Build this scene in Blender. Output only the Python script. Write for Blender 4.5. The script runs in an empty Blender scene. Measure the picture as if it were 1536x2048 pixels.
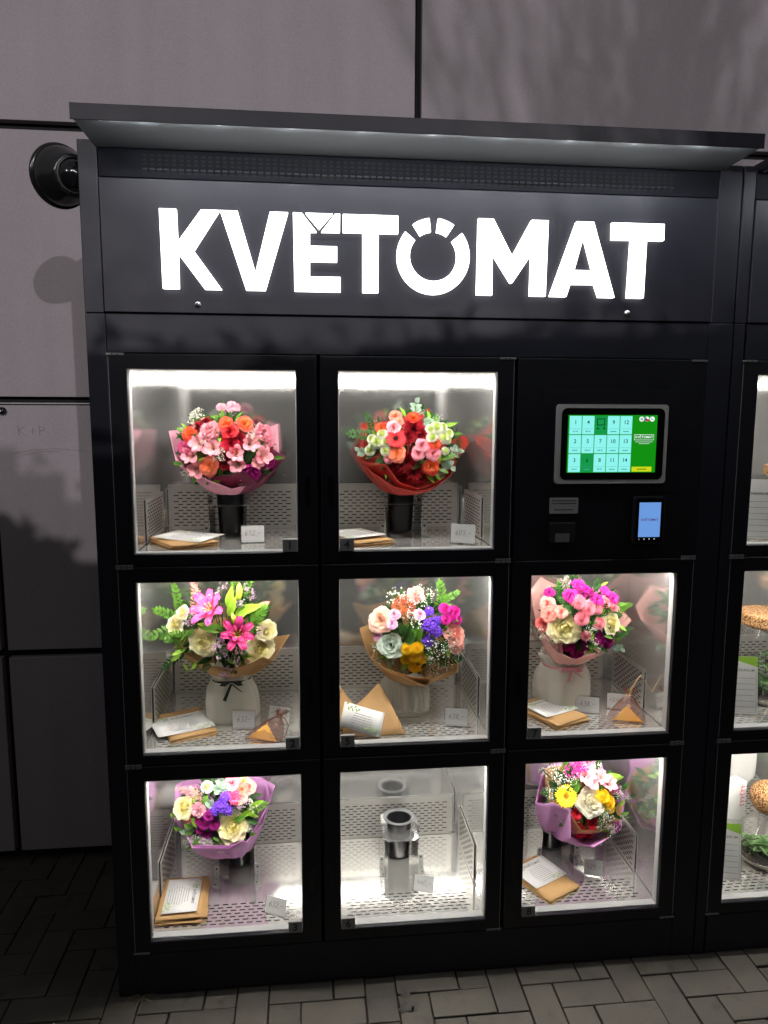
import bpy, bmesh, math, random
from mathutils import Vector, Matrix, Quaternion, Euler
random.seed(11)
PI = math.pi
scene = bpy.context.scene
COL = scene.collection

# ------------------------------------------------------------------ camera, night sky, exposure
cam_data = bpy.data.cameras.new('camera')
cam_data.sensor_fit = 'VERTICAL'; cam_data.sensor_height = 36.0
cam_data.lens = 36.0 * 1440 / 2048
cam_data.clip_start = 0.05; cam_data.clip_end = 400
camera = bpy.data.objects.new('camera', cam_data); COL.objects.link(camera)
camera.location = (0.38918, -1.61028, 1.38064)
camera.rotation_euler = (1.4388319, -0.0031727, -0.1010596)
scene.camera = camera

world = bpy.data.worlds.new('World'); scene.world = world; world.use_nodes = True
wn = world.node_tree.nodes; wl = world.node_tree.links
bg = wn['Background']
bg.inputs['Color'].default_value = (0.66, 0.66, 0.68, 1); bg.inputs['Strength'].default_value = 0.28   # night sky

# two street lamps across the yard: they throw the branch and machine shadows on the wall
LAMPS = [(Vector((5.1, -14.6, 5.5)), 2350), (Vector((-4.6, -15.0, 5.5)), 2550)]
for LAMP_POS, watts in LAMPS:
    lamp = bpy.data.lights.new('street_light', 'POINT'); lamp.energy = watts; lamp.color = (1.0, 0.935, 0.955); lamp.shadow_soft_size = 0.06
    lamp_ob = bpy.data.objects.new('street_light', lamp); COL.objects.link(lamp_ob); lamp_ob.location = LAMP_POS

scene.view_settings.view_transform = 'Standard'; scene.view_settings.look = 'None'
scene.view_settings.exposure = 0.0; scene.view_settings.gamma = 1.0
scene.view_settings.use_curve_mapping = False
scene.render.engine = 'CYCLES'
cy = scene.cycles
cy.max_bounces = 9; cy.diffuse_bounces = 4; cy.glossy_bounces = 5; cy.transmission_bounces = 6; cy.transparent_max_bounces = 16
cy.sample_clamp_indirect = 14.0; cy.blur_glossy = 0.6; cy.use_denoising = True
cy.use_light_tree = True
LED_STRENGTH = 138.0
CANOPY_LED = 1300.0
LETTER_STRENGTH = 4.2

# ------------------------------------------------------------------ helpers
def srgb(h):
    h = h.lstrip('#'); v = [int(h[i:i+2], 16) / 255 for i in (0, 2, 4)]
    return tuple(x / 12.92 if x <= .04045 else ((x + .055) / 1.055) ** 2.4 for x in v)

MATS = {}
def new_mat(name):
    m = bpy.data.materials.new(name); m.use_nodes = True
    return m, m.node_tree.nodes, m.node_tree.links, m.node_tree.nodes['Principled BSDF']

def mat(name, color, rough=.5, metal=0., spec=.5, noise=0., nscale=40., bump=0., bscale=200., rvar=0., stretch=None):
    """Principled material with a fine noise in colour, roughness and relief."""
    if name in MATS: return MATS[name]
    m, N, L, p = new_mat(name)
    p.inputs['Base Color'].default_value = (*color, 1); p.inputs['Roughness'].default_value = rough
    p.inputs['Metallic'].default_value = metal; p.inputs['Specular IOR Level'].default_value = spec
    tc = N.new('ShaderNodeTexCoord'); src = tc.outputs['Object']
    if stretch:
        mp = N.new('ShaderNodeMapping'); mp.inputs['Scale'].default_value = stretch
        L.new(src, mp.inputs['Vector']); src = mp.outputs['Vector']
    if noise or rvar:
        n = N.new('ShaderNodeTexNoise'); n.inputs['Scale'].default_value = nscale; n.inputs['Detail'].default_value = 6
        L.new(src, n.inputs['Vector'])
        if noise:
            mx = N.new('ShaderNodeMix'); mx.data_type = 'RGBA'
            mx.inputs[6].default_value = (*[c * (1 - noise) for c in color], 1)
            mx.inputs[7].default_value = (*[min(1, c * (1 + noise)) for c in color], 1)
            L.new(n.outputs['Fac'], mx.inputs[0]); L.new(mx.outputs[2], p.inputs['Base Color'])
        if rvar:
            mr = N.new('ShaderNodeMapRange'); mr.inputs[3].default_value = max(.02, rough - rvar); mr.inputs[4].default_value = rough + rvar
            L.new(n.outputs['Fac'], mr.inputs[0]); L.new(mr.outputs[0], p.inputs['Roughness'])
    if bump:
        b = N.new('ShaderNodeTexNoise'); b.inputs['Scale'].default_value = bscale; b.inputs['Detail'].default_value = 4
        L.new(src, b.inputs['Vector'])
        bn = N.new('ShaderNodeBump'); bn.inputs['Strength'].default_value = bump; bn.inputs['Distance'].default_value = .002
        L.new(b.outputs['Fac'], bn.inputs['Height']); L.new(bn.outputs['Normal'], p.inputs['Normal'])
    MATS[name] = m
    return m

def emit(name, color, strength):
    if name in MATS: return MATS[name]
    m, N, L, p = new_mat(name)
    p.inputs['Base Color'].default_value = (0, 0, 0, 1); p.inputs['Roughness'].default_value = .4
    p.inputs['Emission Color'].default_value = (*color, 1); p.inputs['Emission Strength'].default_value = strength
    MATS[name] = m
    return m

def petal_mat(name, c0, c1, rough=.55, trans=.22):
    """Petal or leaf: own colour runs from base c0 to tip c1 along the attribute t, some light passes through."""
    key = 'petal_' + name
    if key in MATS: return MATS[key]
    m, N, L, p = new_mat(key)
    a = N.new('ShaderNodeAttribute'); a.attribute_name = 't'
    r = N.new('ShaderNodeValToRGB'); r.color_ramp.elements[0].color = (*c0, 1); r.color_ramp.elements[1].color = (*c1, 1)
    r.color_ramp.elements[0].position = .12; r.color_ramp.elements[1].position = .88
    L.new(a.outputs['Fac'], r.inputs['Fac'])
    tc = N.new('ShaderNodeTexCoord'); n = N.new('ShaderNodeTexNoise'); n.inputs['Scale'].default_value = 5; n.inputs['Detail'].default_value = 5
    L.new(tc.outputs['Object'], n.inputs['Vector'])
    hs = N.new('ShaderNodeHueSaturation'); mr = N.new('ShaderNodeMapRange'); mr.inputs[3].default_value = .78; mr.inputs[4].default_value = 1.18
    L.new(n.outputs['Fac'], mr.inputs[0]); L.new(mr.outputs[0], hs.inputs['Value']); L.new(r.outputs['Color'], hs.inputs['Color'])
    L.new(hs.outputs['Color'], p.inputs['Base Color']); p.inputs['Roughness'].default_value = rough
    p.inputs['Specular IOR Level'].default_value = .3
    tr = N.new('ShaderNodeBsdfTranslucent'); L.new(hs.outputs['Color'], tr.inputs['Color'])
    ms = N.new('ShaderNodeMixShader'); ms.inputs[0].default_value = trans
    out = N['Material Output']
    L.new(p.outputs[0], ms.inputs[1]); L.new(tr.outputs[0], ms.inputs[2]); L.new(ms.outputs[0], out.inputs['Surface'])
    MATS[key] = m
    return m

def film(name, color, clear=.6, rough=.1, trans=.0, spec_mix=None):
    """Thin clear or milky sheet: light passes through, the rest scatters or mirrors at its face."""
    if name in MATS: return MATS[name]
    m, N, L, p = new_mat(name)
    p.inputs['Base Color'].default_value = (*color, 1); p.inputs['Roughness'].default_value = rough
    tb = N.new('ShaderNodeBsdfTransparent'); tb.inputs['Color'].default_value = (1, 1, 1, 1)
    ms = N.new('ShaderNodeMixShader')
    if spec_mix:
        lw = N.new('ShaderNodeLayerWeight'); pw = N.new('ShaderNodeMath'); pw.operation = 'POWER'; pw.inputs[1].default_value = 3.5
        gl = N.new('ShaderNodeBsdfGlossy'); gl.inputs['Roughness'].default_value = rough
        ad = N.new('ShaderNodeMath'); ad.operation = 'MULTIPLY_ADD'; ad.inputs[1].default_value = .7; ad.inputs[2].default_value = spec_mix
        L.new(lw.outputs['Facing'], pw.inputs[0]); L.new(pw.outputs[0], ad.inputs[0]); L.new(ad.outputs[0], ms.inputs[0])
        L.new(tb.outputs[0], ms.inputs[1]); L.new(gl.outputs[0], ms.inputs[2])
    else:
        sh = p.outputs[0]
        if trans:
            tr = N.new('ShaderNodeBsdfTranslucent'); tr.inputs['Color'].default_value = (*color, 1)
            m2 = N.new('ShaderNodeMixShader'); m2.inputs[0].default_value = trans
            L.new(p.outputs[0], m2.inputs[1]); L.new(tr.outputs[0], m2.inputs[2]); sh = m2.outputs[0]
        ms.inputs[0].default_value = clear
        L.new(sh, ms.inputs[1]); L.new(tb.outputs[0], ms.inputs[2])
    L.new(ms.outputs[0], N['Material Output'].inputs['Surface'])
    MATS[name] = m
    return m

class MB:
    """Collects geometry of one mesh object."""
    def __init__(s): s.v = []; s.f = []; s.m = []; s.t = []
    def add(s, verts, faces, mi=0, t=None):
        o = len(s.v); s.v += [tuple(x) for x in verts]
        s.t += (list(t) if t is not None else [0.] * len(verts))
        s.f += [tuple(i + o for i in f) for f in faces]; s.m += [mi] * len(faces)
        return s
    def box(s, x0, x1, y0, y1, z0, z1, mi=0, c=0.):
        if c <= 0:
            V = [(x, y, z) for x in (x0, x1) for y in (y0, y1) for z in (z0, z1)]
            F = [(0, 1, 3, 2), (4, 6, 7, 5), (0, 4, 5, 1), (2, 3, 7, 6), (0, 2, 6, 4), (1, 5, 7, 3)]
            return s.add(V, F, mi)
        bm = bmesh.new(); bmesh.ops.create_cube(bm, size=1)
        for v in bm.verts:
            v.co = Vector(((x0 + x1) / 2 + v.co.x * (x1 - x0), (y0 + y1) / 2 + v.co.y * (y1 - y0), (z0 + z1) / 2 + v.co.z * (z1 - z0)))
        bmesh.ops.bevel(bm, geom=bm.edges[:], offset=c, segments=2, profile=.5, affect='EDGES')
        bm.verts.index_update()
        s.add([v.co[:] for v in bm.verts], [[v.index for v in f.verts] for f in bm.faces], mi); bm.free()
        return s
    def prism(s, poly, y0, y1, mi=0, side=None):
        """poly in (x, z), extruded along y; front at y0 (nearer the viewer)."""
        n = len(poly)
        ar = sum(poly[i][0] * poly[(i + 1) % n][1] - poly[(i + 1) % n][0] * poly[i][1] for i in range(n))
        if ar < 0: poly = poly[::-1]
        V = [(x, y0, z) for x, z in poly] + [(x, y1, z) for x, z in poly]
        s.add(V, [tuple(range(n)), tuple(range(2 * n - 1, n - 1, -1))], mi)
        s.add(V, [(i + n, (i + 1) % n + n, (i + 1) % n, i) for i in range(n)], mi if side is None else side)
        return s
    def tube(s, pts, r, n=6, mi=0, t=None, cap=True):
        pts = [Vector(p) for p in pts]; k = len(pts)
        rr = r if isinstance(r, (list, tuple)) else [r] * k
        V = []; ref = None
        for i, p in enumerate(pts):
            d = (pts[min(i + 1, k - 1)] - pts[max(i - 1, 0)])
            if d.length < 1e-9: d = Vector((0, 0, 1))
            d.normalize()
            if ref is None: ref = d.orthogonal().normalized()
            else:
                ref = ref - d * ref.dot(d)
                ref = ref.normalized() if ref.length > 1e-6 else d.orthogonal().normalized()
            b = d.cross(ref)
            V += [p + (ref * math.cos(2 * PI * j / n) + b * math.sin(2 * PI * j / n)) * rr[i] for j in range(n)]
        F = [(i * n + j, i * n + (j + 1) % n, (i + 1) * n + (j + 1) % n, (i + 1) * n + j) for i in range(k - 1) for j in range(n)]
        if cap: F += [tuple(range(n - 1, -1, -1)), tuple(range((k - 1) * n, k * n))]
        return s.add(V, F, mi, [t or 0.] * len(V))
    def lathe(s, prof, n=32, c=(0, 0, 0), mi=0, wob=None, close=False):
        """prof: list of (r, z)"""
        V = []
        for i, (r, z) in enumerate(prof):
            for j in range(n):
                a = 2 * PI * j / n; q = r * (wob(a, i / (len(prof) - 1)) if wob else 1)
                V.append((c[0] + q * math.cos(a), c[1] + q * math.sin(a), c[2] + z))
        F = [(i * n + j, i * n + (j + 1) % n, (i + 1) * n + (j + 1) % n, (i + 1) * n + j) for i in range(len(prof) - 1) for j in range(n)]
        return s.add(V, F, mi)
    def disc(s, c, r, n, axis='y', mi=0):
        V = [(c[0] + r * math.cos(2 * PI * j / n), c[1], c[2] + r * math.sin(2 * PI * j / n)) if axis == 'y' else
             (c[0] + r * math.cos(2 * PI * j / n), c[1] + r * math.sin(2 * PI * j / n), c[2]) for j in range(n)]
        return s.add(V, [tuple(range(n))], mi)
    def ball(s, c, r, sub=1, mi=0, t=0., sq=(1, 1, 1)):
        bm = bmesh.new(); bmesh.ops.create_icosphere(bm, subdivisions=sub, radius=1)
        s.add([(c[0] + v.co.x * r * sq[0], c[1] + v.co.y * r * sq[1], c[2] + v.co.z * r * sq[2]) for v in bm.verts],
              [[v.index for v in f.verts] for f in bm.faces], mi, [t] * len(bm.verts)); bm.free()
        return s
    def xform(s, M, start=0):
        for i in range(start, len(s.v)): s.v[i] = tuple(M @ Vector(s.v[i]))
        return s
    def merge(s, o, M=None, mi=None):
        V = [tuple(M @ Vector(v)) for v in o.v] if M is not None else o.v
        k = len(s.v); s.v += V; s.t += o.t
        s.f += [tuple(i + k for i in f) for f in o.f]; s.m += [mi if mi is not None else x for x in o.m]
        return s
    def mesh(s, name, mats, smooth=False):
        me = bpy.data.meshes.new(name); me.from_pydata(s.v, [], s.f)
        mats = mats if isinstance(mats, (list, tuple)) else [mats]
        for m in mats: me.materials.append(m)
        me.polygons.foreach_set('material_index', s.m)
        if smooth: me.polygons.foreach_set('use_smooth', [True] * len(s.f))
        if any(s.t):
            at = me.attributes.new('t', 'FLOAT', 'POINT'); at.data.foreach_set('value', s.t)
        me.update()
        return me
    def build(s, name, mats, parent=None, smooth=False, loc=None):
        o = bpy.data.objects.new(name, s.mesh(name, mats, smooth)); COL.objects.link(o)
        if parent is not None: o.parent = parent
        if loc is not None: o.location = loc
        return o

def tag(o, label=None, cat=None, group=None, kind=None):
    if label: o['label'] = label
    if cat: o['category'] = cat
    if group: o['group'] = group
    if kind: o['kind'] = kind
    return o

def thing(name, label, cat, loc=(0, 0, 0), group=None, rot=None):
    o = bpy.data.objects.new(name, None); o.empty_display_size = .02; COL.objects.link(o); o.location = loc
    if rot is not None: o.rotation_euler = rot
    return tag(o, label, cat, group)

def inst(name, mesh, parent, loc=(0, 0, 0), quat=None, scale=1.):
    o = bpy.data.objects.new(name, mesh); COL.objects.link(o); o.parent = parent; o.location = loc
    if quat is not None: o.rotation_mode = 'QUATERNION'; o.rotation_quaternion = quat
    o.scale = (scale, scale, scale) if not isinstance(scale, (tuple, list)) else scale
    return o

def text_mb(body, size, bold=0., align='CENTER', width=1., depth=0.):
    """Lettering as a mesh: upright in the x-z plane, facing -y, its middle at the origin."""
    cu = bpy.data.curves.new('lettering', 'FONT'); cu.body = body; cu.size = size; cu.offset = bold * size; cu.align_x = align; cu.align_y = 'CENTER'
    cu.resolution_u = 3; cu.extrude = depth
    ob = bpy.data.objects.new('lettering', cu); COL.objects.link(ob)
    dg = bpy.context.evaluated_depsgraph_get(); me = ob.evaluated_get(dg).to_mesh()
    mb = MB(); mb.add([(v.co.x * width, -v.co.z, v.co.y) for v in me.vertices], [tuple(p.vertices) for p in me.polygons])
    ob.evaluated_get(dg).to_mesh_clear(); bpy.data.objects.remove(ob); bpy.data.curves.remove(cu)
    return mb
T = Matrix.Translation

# ------------------------------------------------------------------ materials of the place
M_paint = mat('anthracite_powder_coat', (.0115, .0120, .0200), .45, spec=.34, noise=.10, nscale=14, rvar=.10, bump=.12, bscale=900)
M_door = mat('black_door_coat', (.0085, .0088, .0125), .38, spec=.38, noise=.15, nscale=12, rvar=.10, bump=.06, bscale=700)
M_dark = mat('dark_gap', (.004, .004, .005), .8)
M_steel = mat('brushed_stainless', (.80, .80, .795), .085, metal=.88, rvar=.03, nscale=30, stretch=(3, 60, 60), bump=.02, bscale=40)
M_plate = mat('perforated_stainless', (.70, .685, .655), .34, metal=.8, rvar=.05, nscale=60, bump=.02, bscale=80)
M_floor = mat('worn_stainless', (.82, .81, .78), .11, metal=.74, rvar=.04, nscale=12, noise=.04)
M_mesh = mat('black_mesh_panel', (.006, .0065, .010), .7, spec=.15)
M_soffit_lit = mat('soffit_coat_led_lit', (.19, .20, .21), .45, noise=.06, nscale=14)  # cabinet paint made paler under the canopy, LED glow put into the colour
M_zinc = mat('zinc_plate', (.62, .62, .60), .4, metal=.85, noise=.1, nscale=80)
M_gasket = mat('white_gasket', (.36, .36, .36), .4, noise=.04)
M_vase = mat('black_plastic', (.013, .013, .0145), .30, spec=.4, noise=.1, nscale=30)
M_rim = mat('grey_flange', (.16, .16, .17), .38)
M_kraft = mat('kraft_paper', srgb('b28c5c'), .75, noise=.10, nscale=60, bump=.1, bscale=400)
M_paper = mat('white_paper', (.74, .74, .73), .7, noise=.02, nscale=30)
M_ink = mat('grey_ink', (.16, .16, .17), .7)
M_pen = mat('pen_ink', (.03, .03, .035), .6)
M_leafink = mat('green_print', srgb('9cb86a'), .7)
M_acryl = film('clear_acrylic', (1, 1, 1), rough=.08, spec_mix=.07)
M_glass = film('jar_glass', (1, 1, 1), rough=.03, spec_mix=.09)
M_black = mat('black_gloss', (.006, .006, .007), .12)
M_screw = mat('screw_metal', (.5, .5, .5), .3, metal=1.)
E_led = emit('led_strip', (1.0, .965, .89), LED_STRENGTH)
E_letter = emit('letter_light', (1.0, .985, .97), LETTER_STRENGTH)
E_spot = emit('canopy_led', (.93, .97, 1.0), CANOPY_LED)
E_line_led = emit('canopy_led_line', (.93, .97, 1.0), CANOPY_LED * .13)

def pane_material():
    m = bpy.data.materials.new('clear_pane'); m.use_nodes = True; N = m.node_tree.nodes
    N.remove(N['Principled BSDF']); t = N.new('ShaderNodeBsdfTransparent'); t.inputs['Color'].default_value = (1, 1, 1, 1)
    m.node_tree.links.new(t.outputs[0], N['Material Output'].inputs['Surface'])
    return m
M_pane = pane_material()

# ------------------------------------------------------------------ measured positions (metres): flower heads, paper rims, sign letters
BOUQUETS = {
 1: dict(centre=(0.1716, 0.27, 1.287), radius=(0.151, 0.12, 0.143),
  wraps=[('pink', (0.1786, 0.295, 1.179), 0.024, [(0.026, 0.3, 1.342), (0.056, 0.22, 1.269), (0.108, 0.17, 1.24), (0.161, 0.145, 1.221), (0.199, 0.14, 1.207), (0.216, 0.15, 1.21), (0.227, 0.18, 1.209), (0.293, 0.25, 1.263), (0.307, 0.29, 1.289), (0.303, 0.33, 1.36), (0.259, 0.36, 1.346), (0.199, 0.37, 1.376), (0.162, 0.38, 1.394), (0.124, 0.38, 1.376), (0.068, 0.36, 1.346)]), ('plum', (0.1822, 0.295, 1.179), 0.022, [(0.073, 0.225, 1.258), (0.149, 0.165, 1.233), (0.197, 0.15, 1.239), (0.226, 0.145, 1.25), (0.261, 0.16, 1.219), (0.295, 0.21, 1.244), (0.326, 0.255, 1.277), (0.291, 0.29, 1.295), (0.269, 0.32, 1.351), (0.25, 0.34, 1.373), (0.216, 0.35, 1.361), (0.163, 0.36, 1.361), (0.112, 0.36, 1.372), (0.082, 0.35, 1.377), (0.061, 0.31, 1.332), (0.053, 0.27, 1.291)])],
  stems=[
   ('rose', 'coral', 0.0976, 0.1844, 1.3389, -0.35, -0.82, 0.45, 0.021),
   ('rose', 'coral', 0.1869, 0.1679, 1.3628, 0.01, -0.86, 0.51, 0.0196),
   ('rose', 'coralo', 0.2317, 0.1763, 1.3628, 0.19, -0.83, 0.52, 0.0218),
   ('rose', 'orange', 0.1445, 0.1586, 1.2596, -0.16, -0.98, 0.1, 0.0263),
   ('rose', 'red', 0.1956, 0.1601, 1.3455, 0.04, -0.9, 0.44, 0.0209),
   ('carnation', 'pink', 0.1471, 0.165, 1.3461, -0.15, -0.88, 0.45, 0.0283),
   ('carnation', 'hotpink', 0.085, 0.1838, 1.3034, -0.41, -0.86, 0.31, 0.0211),
   ('carnation', 'pinkw', 0.1722, 0.2027, 1.4033, -0.04, -0.7, 0.72, 0.0137),
   ('carnation', 'pinkw', 0.1996, 0.2052, 1.4044, 0.07, -0.68, 0.73, 0.0186),
   ('carnation', 'palepink', 0.2735, 0.189, 1.3406, 0.38, -0.8, 0.46, 0.0275),
   ('carnation', 'palepink', 0.2849, 0.1911, 1.3183, 0.44, -0.81, 0.38, 0.0172),
   ('alstro', 'palepink', 0.1179, 0.1666, 1.3158, -0.27, -0.9, 0.34, 0.0222),
   ('alstro', 'palepink', 0.1541, 0.1536, 1.3046, -0.12, -0.95, 0.28, 0.0242),
   ('alstro', 'palepink', 0.0994, 0.1737, 1.2869, -0.35, -0.91, 0.23, 0.0244),
   ('alstro', 'palepink', 0.1135, 0.1716, 1.2514, -0.3, -0.95, 0.08, 0.0224),
   ('alstro', 'palepink', 0.2445, 0.1636, 1.3159, 0.24, -0.91, 0.33, 0.0224),
   ('alstro', 'palepink', 0.2101, 0.1519, 1.2912, 0.1, -0.97, 0.23, 0.0215),
   ('alstro', 'palepink', 0.2125, 0.155, 1.2657, 0.11, -0.99, 0.13, 0.0216),
   ('alstro', 'palepink', 0.2732, 0.1783, 1.2846, 0.39, -0.89, 0.23, 0.024),
   ('alstro', 'palepink', 0.2598, 0.1715, 1.2696, 0.33, -0.93, 0.16, 0.0171),
   ('mum', 'darkred', 0.1332, 0.1854, 1.3659, -0.2, -0.82, 0.54, 0.0177),
   ('mum', 'darkred', 0.116, 0.1872, 1.3557, -0.27, -0.82, 0.51, 0.0153),
   ('mum', 'crimson', 0.2, 0.1588, 1.3178, 0.06, -0.94, 0.33, 0.0297),
   ('mum', 'darkred', 0.2181, 0.1642, 1.3294, 0.13, -0.92, 0.38, 0.0169),
   ('mum', 'darkred', 0.1805, 0.1585, 1.2656, -0.01, -0.99, 0.13, 0.0169),
   ('mum', 'darkred', 0.2861, 0.1964, 1.3078, 0.45, -0.83, 0.34, 0.0156),
   ('mum', 'darkred', 0.1845, 0.1563, 1.2826, 0.0, -0.98, 0.19, 0.0135),
   ('carnation', 'purple', 0.2475, 0.1717, 1.2457, 0.29, -0.96, 0.05, 0.0226),
   ('carnation', 'purple', 0.2889, 0.1948, 1.2681, 0.5, -0.85, 0.17, 0.0167),
   ('leaf', 'green', 0.0649, 0.2054, 1.264, -0.54, -0.83, 0.16, 0.0155, 0),
   ('leaf', 'green', 0.1624, 0.181, 1.3744, -0.08, -0.82, 0.57, 0.0085, 90),
   ('leaf', 'green', 0.2538, 0.1706, 1.3037, 0.28, -0.91, 0.29, 0.0256, 60),
   ('leaf', 'green', 0.1237, 0.1658, 1.2849, -0.24, -0.95, 0.21, 0.0152, 130),
   ('leaf', 'dgreen', 0.278, 0.1977, 1.2425, 0.46, -0.88, 0.05, 0.0139, 0),
   ('leaf', 'green', 0.3084, 0.224, 1.2768, 0.64, -0.73, 0.24, 0.0141, 0),
   ('leaf', 'dgreen', 0.1964, 0.1616, 1.2467, 0.06, -1.0, 0.05, 0.0187, 20),
   ('leaf', 'dgreen', 0.2405, 0.1644, 1.2854, 0.23, -0.95, 0.21, 0.0204, 70),
   ('leaf', 'green', 0.1654, 0.1618, 1.3361, -0.08, -0.91, 0.4, 0.0168, 100),
   ('leaf', 'green', 0.177, 0.1856, 1.3829, -0.03, -0.8, 0.61, 0.0136, 95),
   ('lilac', 'white', 0.1735, 0.1387, 1.2869, -0.05, -0.98, 0.21, 0.0167),
   ('lilac', 'white', 0.2423, 0.1554, 1.3363, 0.22, -0.88, 0.41, 0.0135),
   ('lilac', 'white', 0.1337, 0.1491, 1.3165, -0.21, -0.92, 0.33, 0.01),
  ]),
 4: dict(centre=(0.6546, 0.27, 1.2898), radius=(0.155, 0.12, 0.14),
  wraps=[('brickred', (0.6307, 0.295, 1.1756), 0.024, [(0.506, 0.24, 1.277), (0.525, 0.19, 1.267), (0.574, 0.155, 1.263), (0.606, 0.145, 1.218), (0.655, 0.145, 1.203), (0.716, 0.17, 1.224), (0.764, 0.22, 1.267), (0.806, 0.27, 1.31), (0.807, 0.3, 1.327), (0.774, 0.33, 1.332), (0.737, 0.36, 1.362), (0.716, 0.37, 1.402), (0.683, 0.37, 1.389), (0.619, 0.38, 1.369), (0.527, 0.34, 1.362), (0.523, 0.3, 1.318)]), ('brickred', (0.6307, 0.295, 1.1741), 0.02, [(0.51, 0.25, 1.284), (0.537, 0.185, 1.245), (0.592, 0.14, 1.209), (0.647, 0.135, 1.197), (0.698, 0.15, 1.207), (0.744, 0.19, 1.233), (0.776, 0.26, 1.275), (0.801, 0.31, 1.31), (0.732, 0.355, 1.347), (0.618, 0.37, 1.362), (0.537, 0.33, 1.34)])],
  stems=[
   ('rose', 'peach', 0.5994, 0.1881, 1.3826, -0.16, -0.77, 0.62, 0.0174),
   ('rose', 'pink', 0.5929, 0.1702, 1.3541, -0.18, -0.86, 0.48, 0.0194),
   ('rose', 'redor', 0.5629, 0.1837, 1.3524, -0.31, -0.81, 0.5, 0.0167),
   ('rose', 'redor', 0.6445, 0.1783, 1.3793, 0.01, -0.81, 0.58, 0.0174),
   ('rose', 'rosepink', 0.6623, 0.1524, 1.3099, 0.09, -0.95, 0.29, 0.0186),
   ('rose', 'rosepink', 0.6528, 0.1507, 1.2914, 0.06, -0.98, 0.21, 0.0186),
   ('rose', 'rosepink', 0.6932, 0.1585, 1.2909, 0.21, -0.95, 0.22, 0.0215),
   ('rose', 'redor', 0.6969, 0.161, 1.314, 0.22, -0.92, 0.31, 0.0174),
   ('rose', 'orange', 0.5994, 0.1544, 1.2903, -0.15, -0.97, 0.21, 0.0241),
   ('rose', 'coralo', 0.6875, 0.1617, 1.2574, 0.19, -0.98, 0.08, 0.0244),
   ('rose', 'peach', 0.609, 0.1745, 1.3688, -0.12, -0.83, 0.54, 0.0111),
   ('rose', 'pink', 0.5801, 0.1614, 1.2779, -0.23, -0.96, 0.17, 0.0138),
   ('gerbera', 'red', 0.5979, 0.1585, 1.3269, -0.15, -0.92, 0.36, 0.0276),
   ('mum', 'darkred', 0.6451, 0.1688, 1.3535, 0.02, -0.88, 0.47, 0.0295),
   ('mum', 'darkred', 0.6285, 0.1615, 1.333, -0.04, -0.92, 0.38, 0.0214),
   ('mum', 'darkred', 0.6639, 0.165, 1.3398, 0.09, -0.91, 0.41, 0.0201),
   ('mum', 'darkred', 0.6252, 0.1592, 1.2675, -0.05, -0.99, 0.12, 0.0284),
   ('mum', 'darkred', 0.6067, 0.1644, 1.2568, -0.13, -0.99, 0.08, 0.0216),
   ('mum', 'darkred', 0.644, 0.1665, 1.2408, 0.01, -1.0, 0.01, 0.0251),
   ('mum', 'darkred', 0.6241, 0.175, 1.2244, -0.07, -1.0, -0.06, 0.0232),
   ('mum', 'darkred', 0.6026, 0.1734, 1.2352, -0.16, -0.99, -0.01, 0.0168),
   ('mum', 'darkred', 0.6664, 0.174, 1.2278, 0.1, -0.99, -0.05, 0.0193),
   ('santini', 'whiteg', 0.5656, 0.1748, 1.3378, -0.29, -0.86, 0.43, 0.0132),
   ('santini', 'whiteg', 0.5535, 0.176, 1.318, -0.34, -0.87, 0.35, 0.0153),
   ('santini', 'whiteg', 0.5406, 0.188, 1.3253, -0.41, -0.82, 0.4, 0.0119),
   ('santini', 'whiteg', 0.5363, 0.1866, 1.2968, -0.44, -0.85, 0.27, 0.0133),
   ('santini', 'whiteg', 0.5732, 0.163, 1.2968, -0.26, -0.93, 0.25, 0.0131),
   ('santini', 'whiteg', 0.5733, 0.165, 1.3174, -0.25, -0.91, 0.33, 0.0117),
   ('santini', 'whiteg', 0.5436, 0.1817, 1.3099, -0.4, -0.86, 0.32, 0.0111),
   ('santini', 'whiteg', 0.7025, 0.1759, 1.3552, 0.23, -0.84, 0.49, 0.0154),
   ('santini', 'whiteg', 0.6853, 0.1677, 1.3501, 0.17, -0.87, 0.46, 0.0118),
   ('santini', 'whiteg', 0.7199, 0.184, 1.3551, 0.3, -0.81, 0.51, 0.0119),
   ('santini', 'whiteg', 0.7354, 0.1857, 1.3394, 0.36, -0.82, 0.45, 0.0127),
   ('santini', 'whiteg', 0.7182, 0.1728, 1.3292, 0.3, -0.87, 0.39, 0.0154),
   ('santini', 'whiteg', 0.6891, 0.1617, 1.3295, 0.19, -0.91, 0.38, 0.0139),
   ('santini', 'whiteg', 0.7244, 0.1709, 1.2955, 0.33, -0.91, 0.25, 0.0105),
   ('santini', 'whiteg', 0.7317, 0.1781, 1.3221, 0.35, -0.86, 0.37, 0.0098),
   ('euca', 'grey', 0.6537, 0.2073, 1.4038, 0.03, -0.69, 0.72, 0.0212, 90),
   ('euca', 'grey', 0.6782, 0.1797, 1.369, 0.14, -0.83, 0.54, 0.014, 20),
   ('euca', 'grey', 0.7486, 0.1886, 1.2918, 0.43, -0.87, 0.25, 0.022, 20),
   ('euca', 'grey', 0.7336, 0.183, 1.2621, 0.38, -0.92, 0.12, 0.0194, -30),
   ('euca', 'grey', 0.7171, 0.1799, 1.2447, 0.31, -0.95, 0.04, 0.0159, -60),
   ('euca', 'grey', 0.5178, 0.2122, 1.291, -0.57, -0.77, 0.28, 0.0159, 160),
   ('sprig', 'dgreen', 0.5281, 0.2084, 1.3317, -0.49, -0.75, 0.45, 0.0423, 170),
   ('sprig', 'dgreen', 0.5393, 0.2152, 1.3596, -0.44, -0.69, 0.57, 0.0283, 110),
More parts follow.
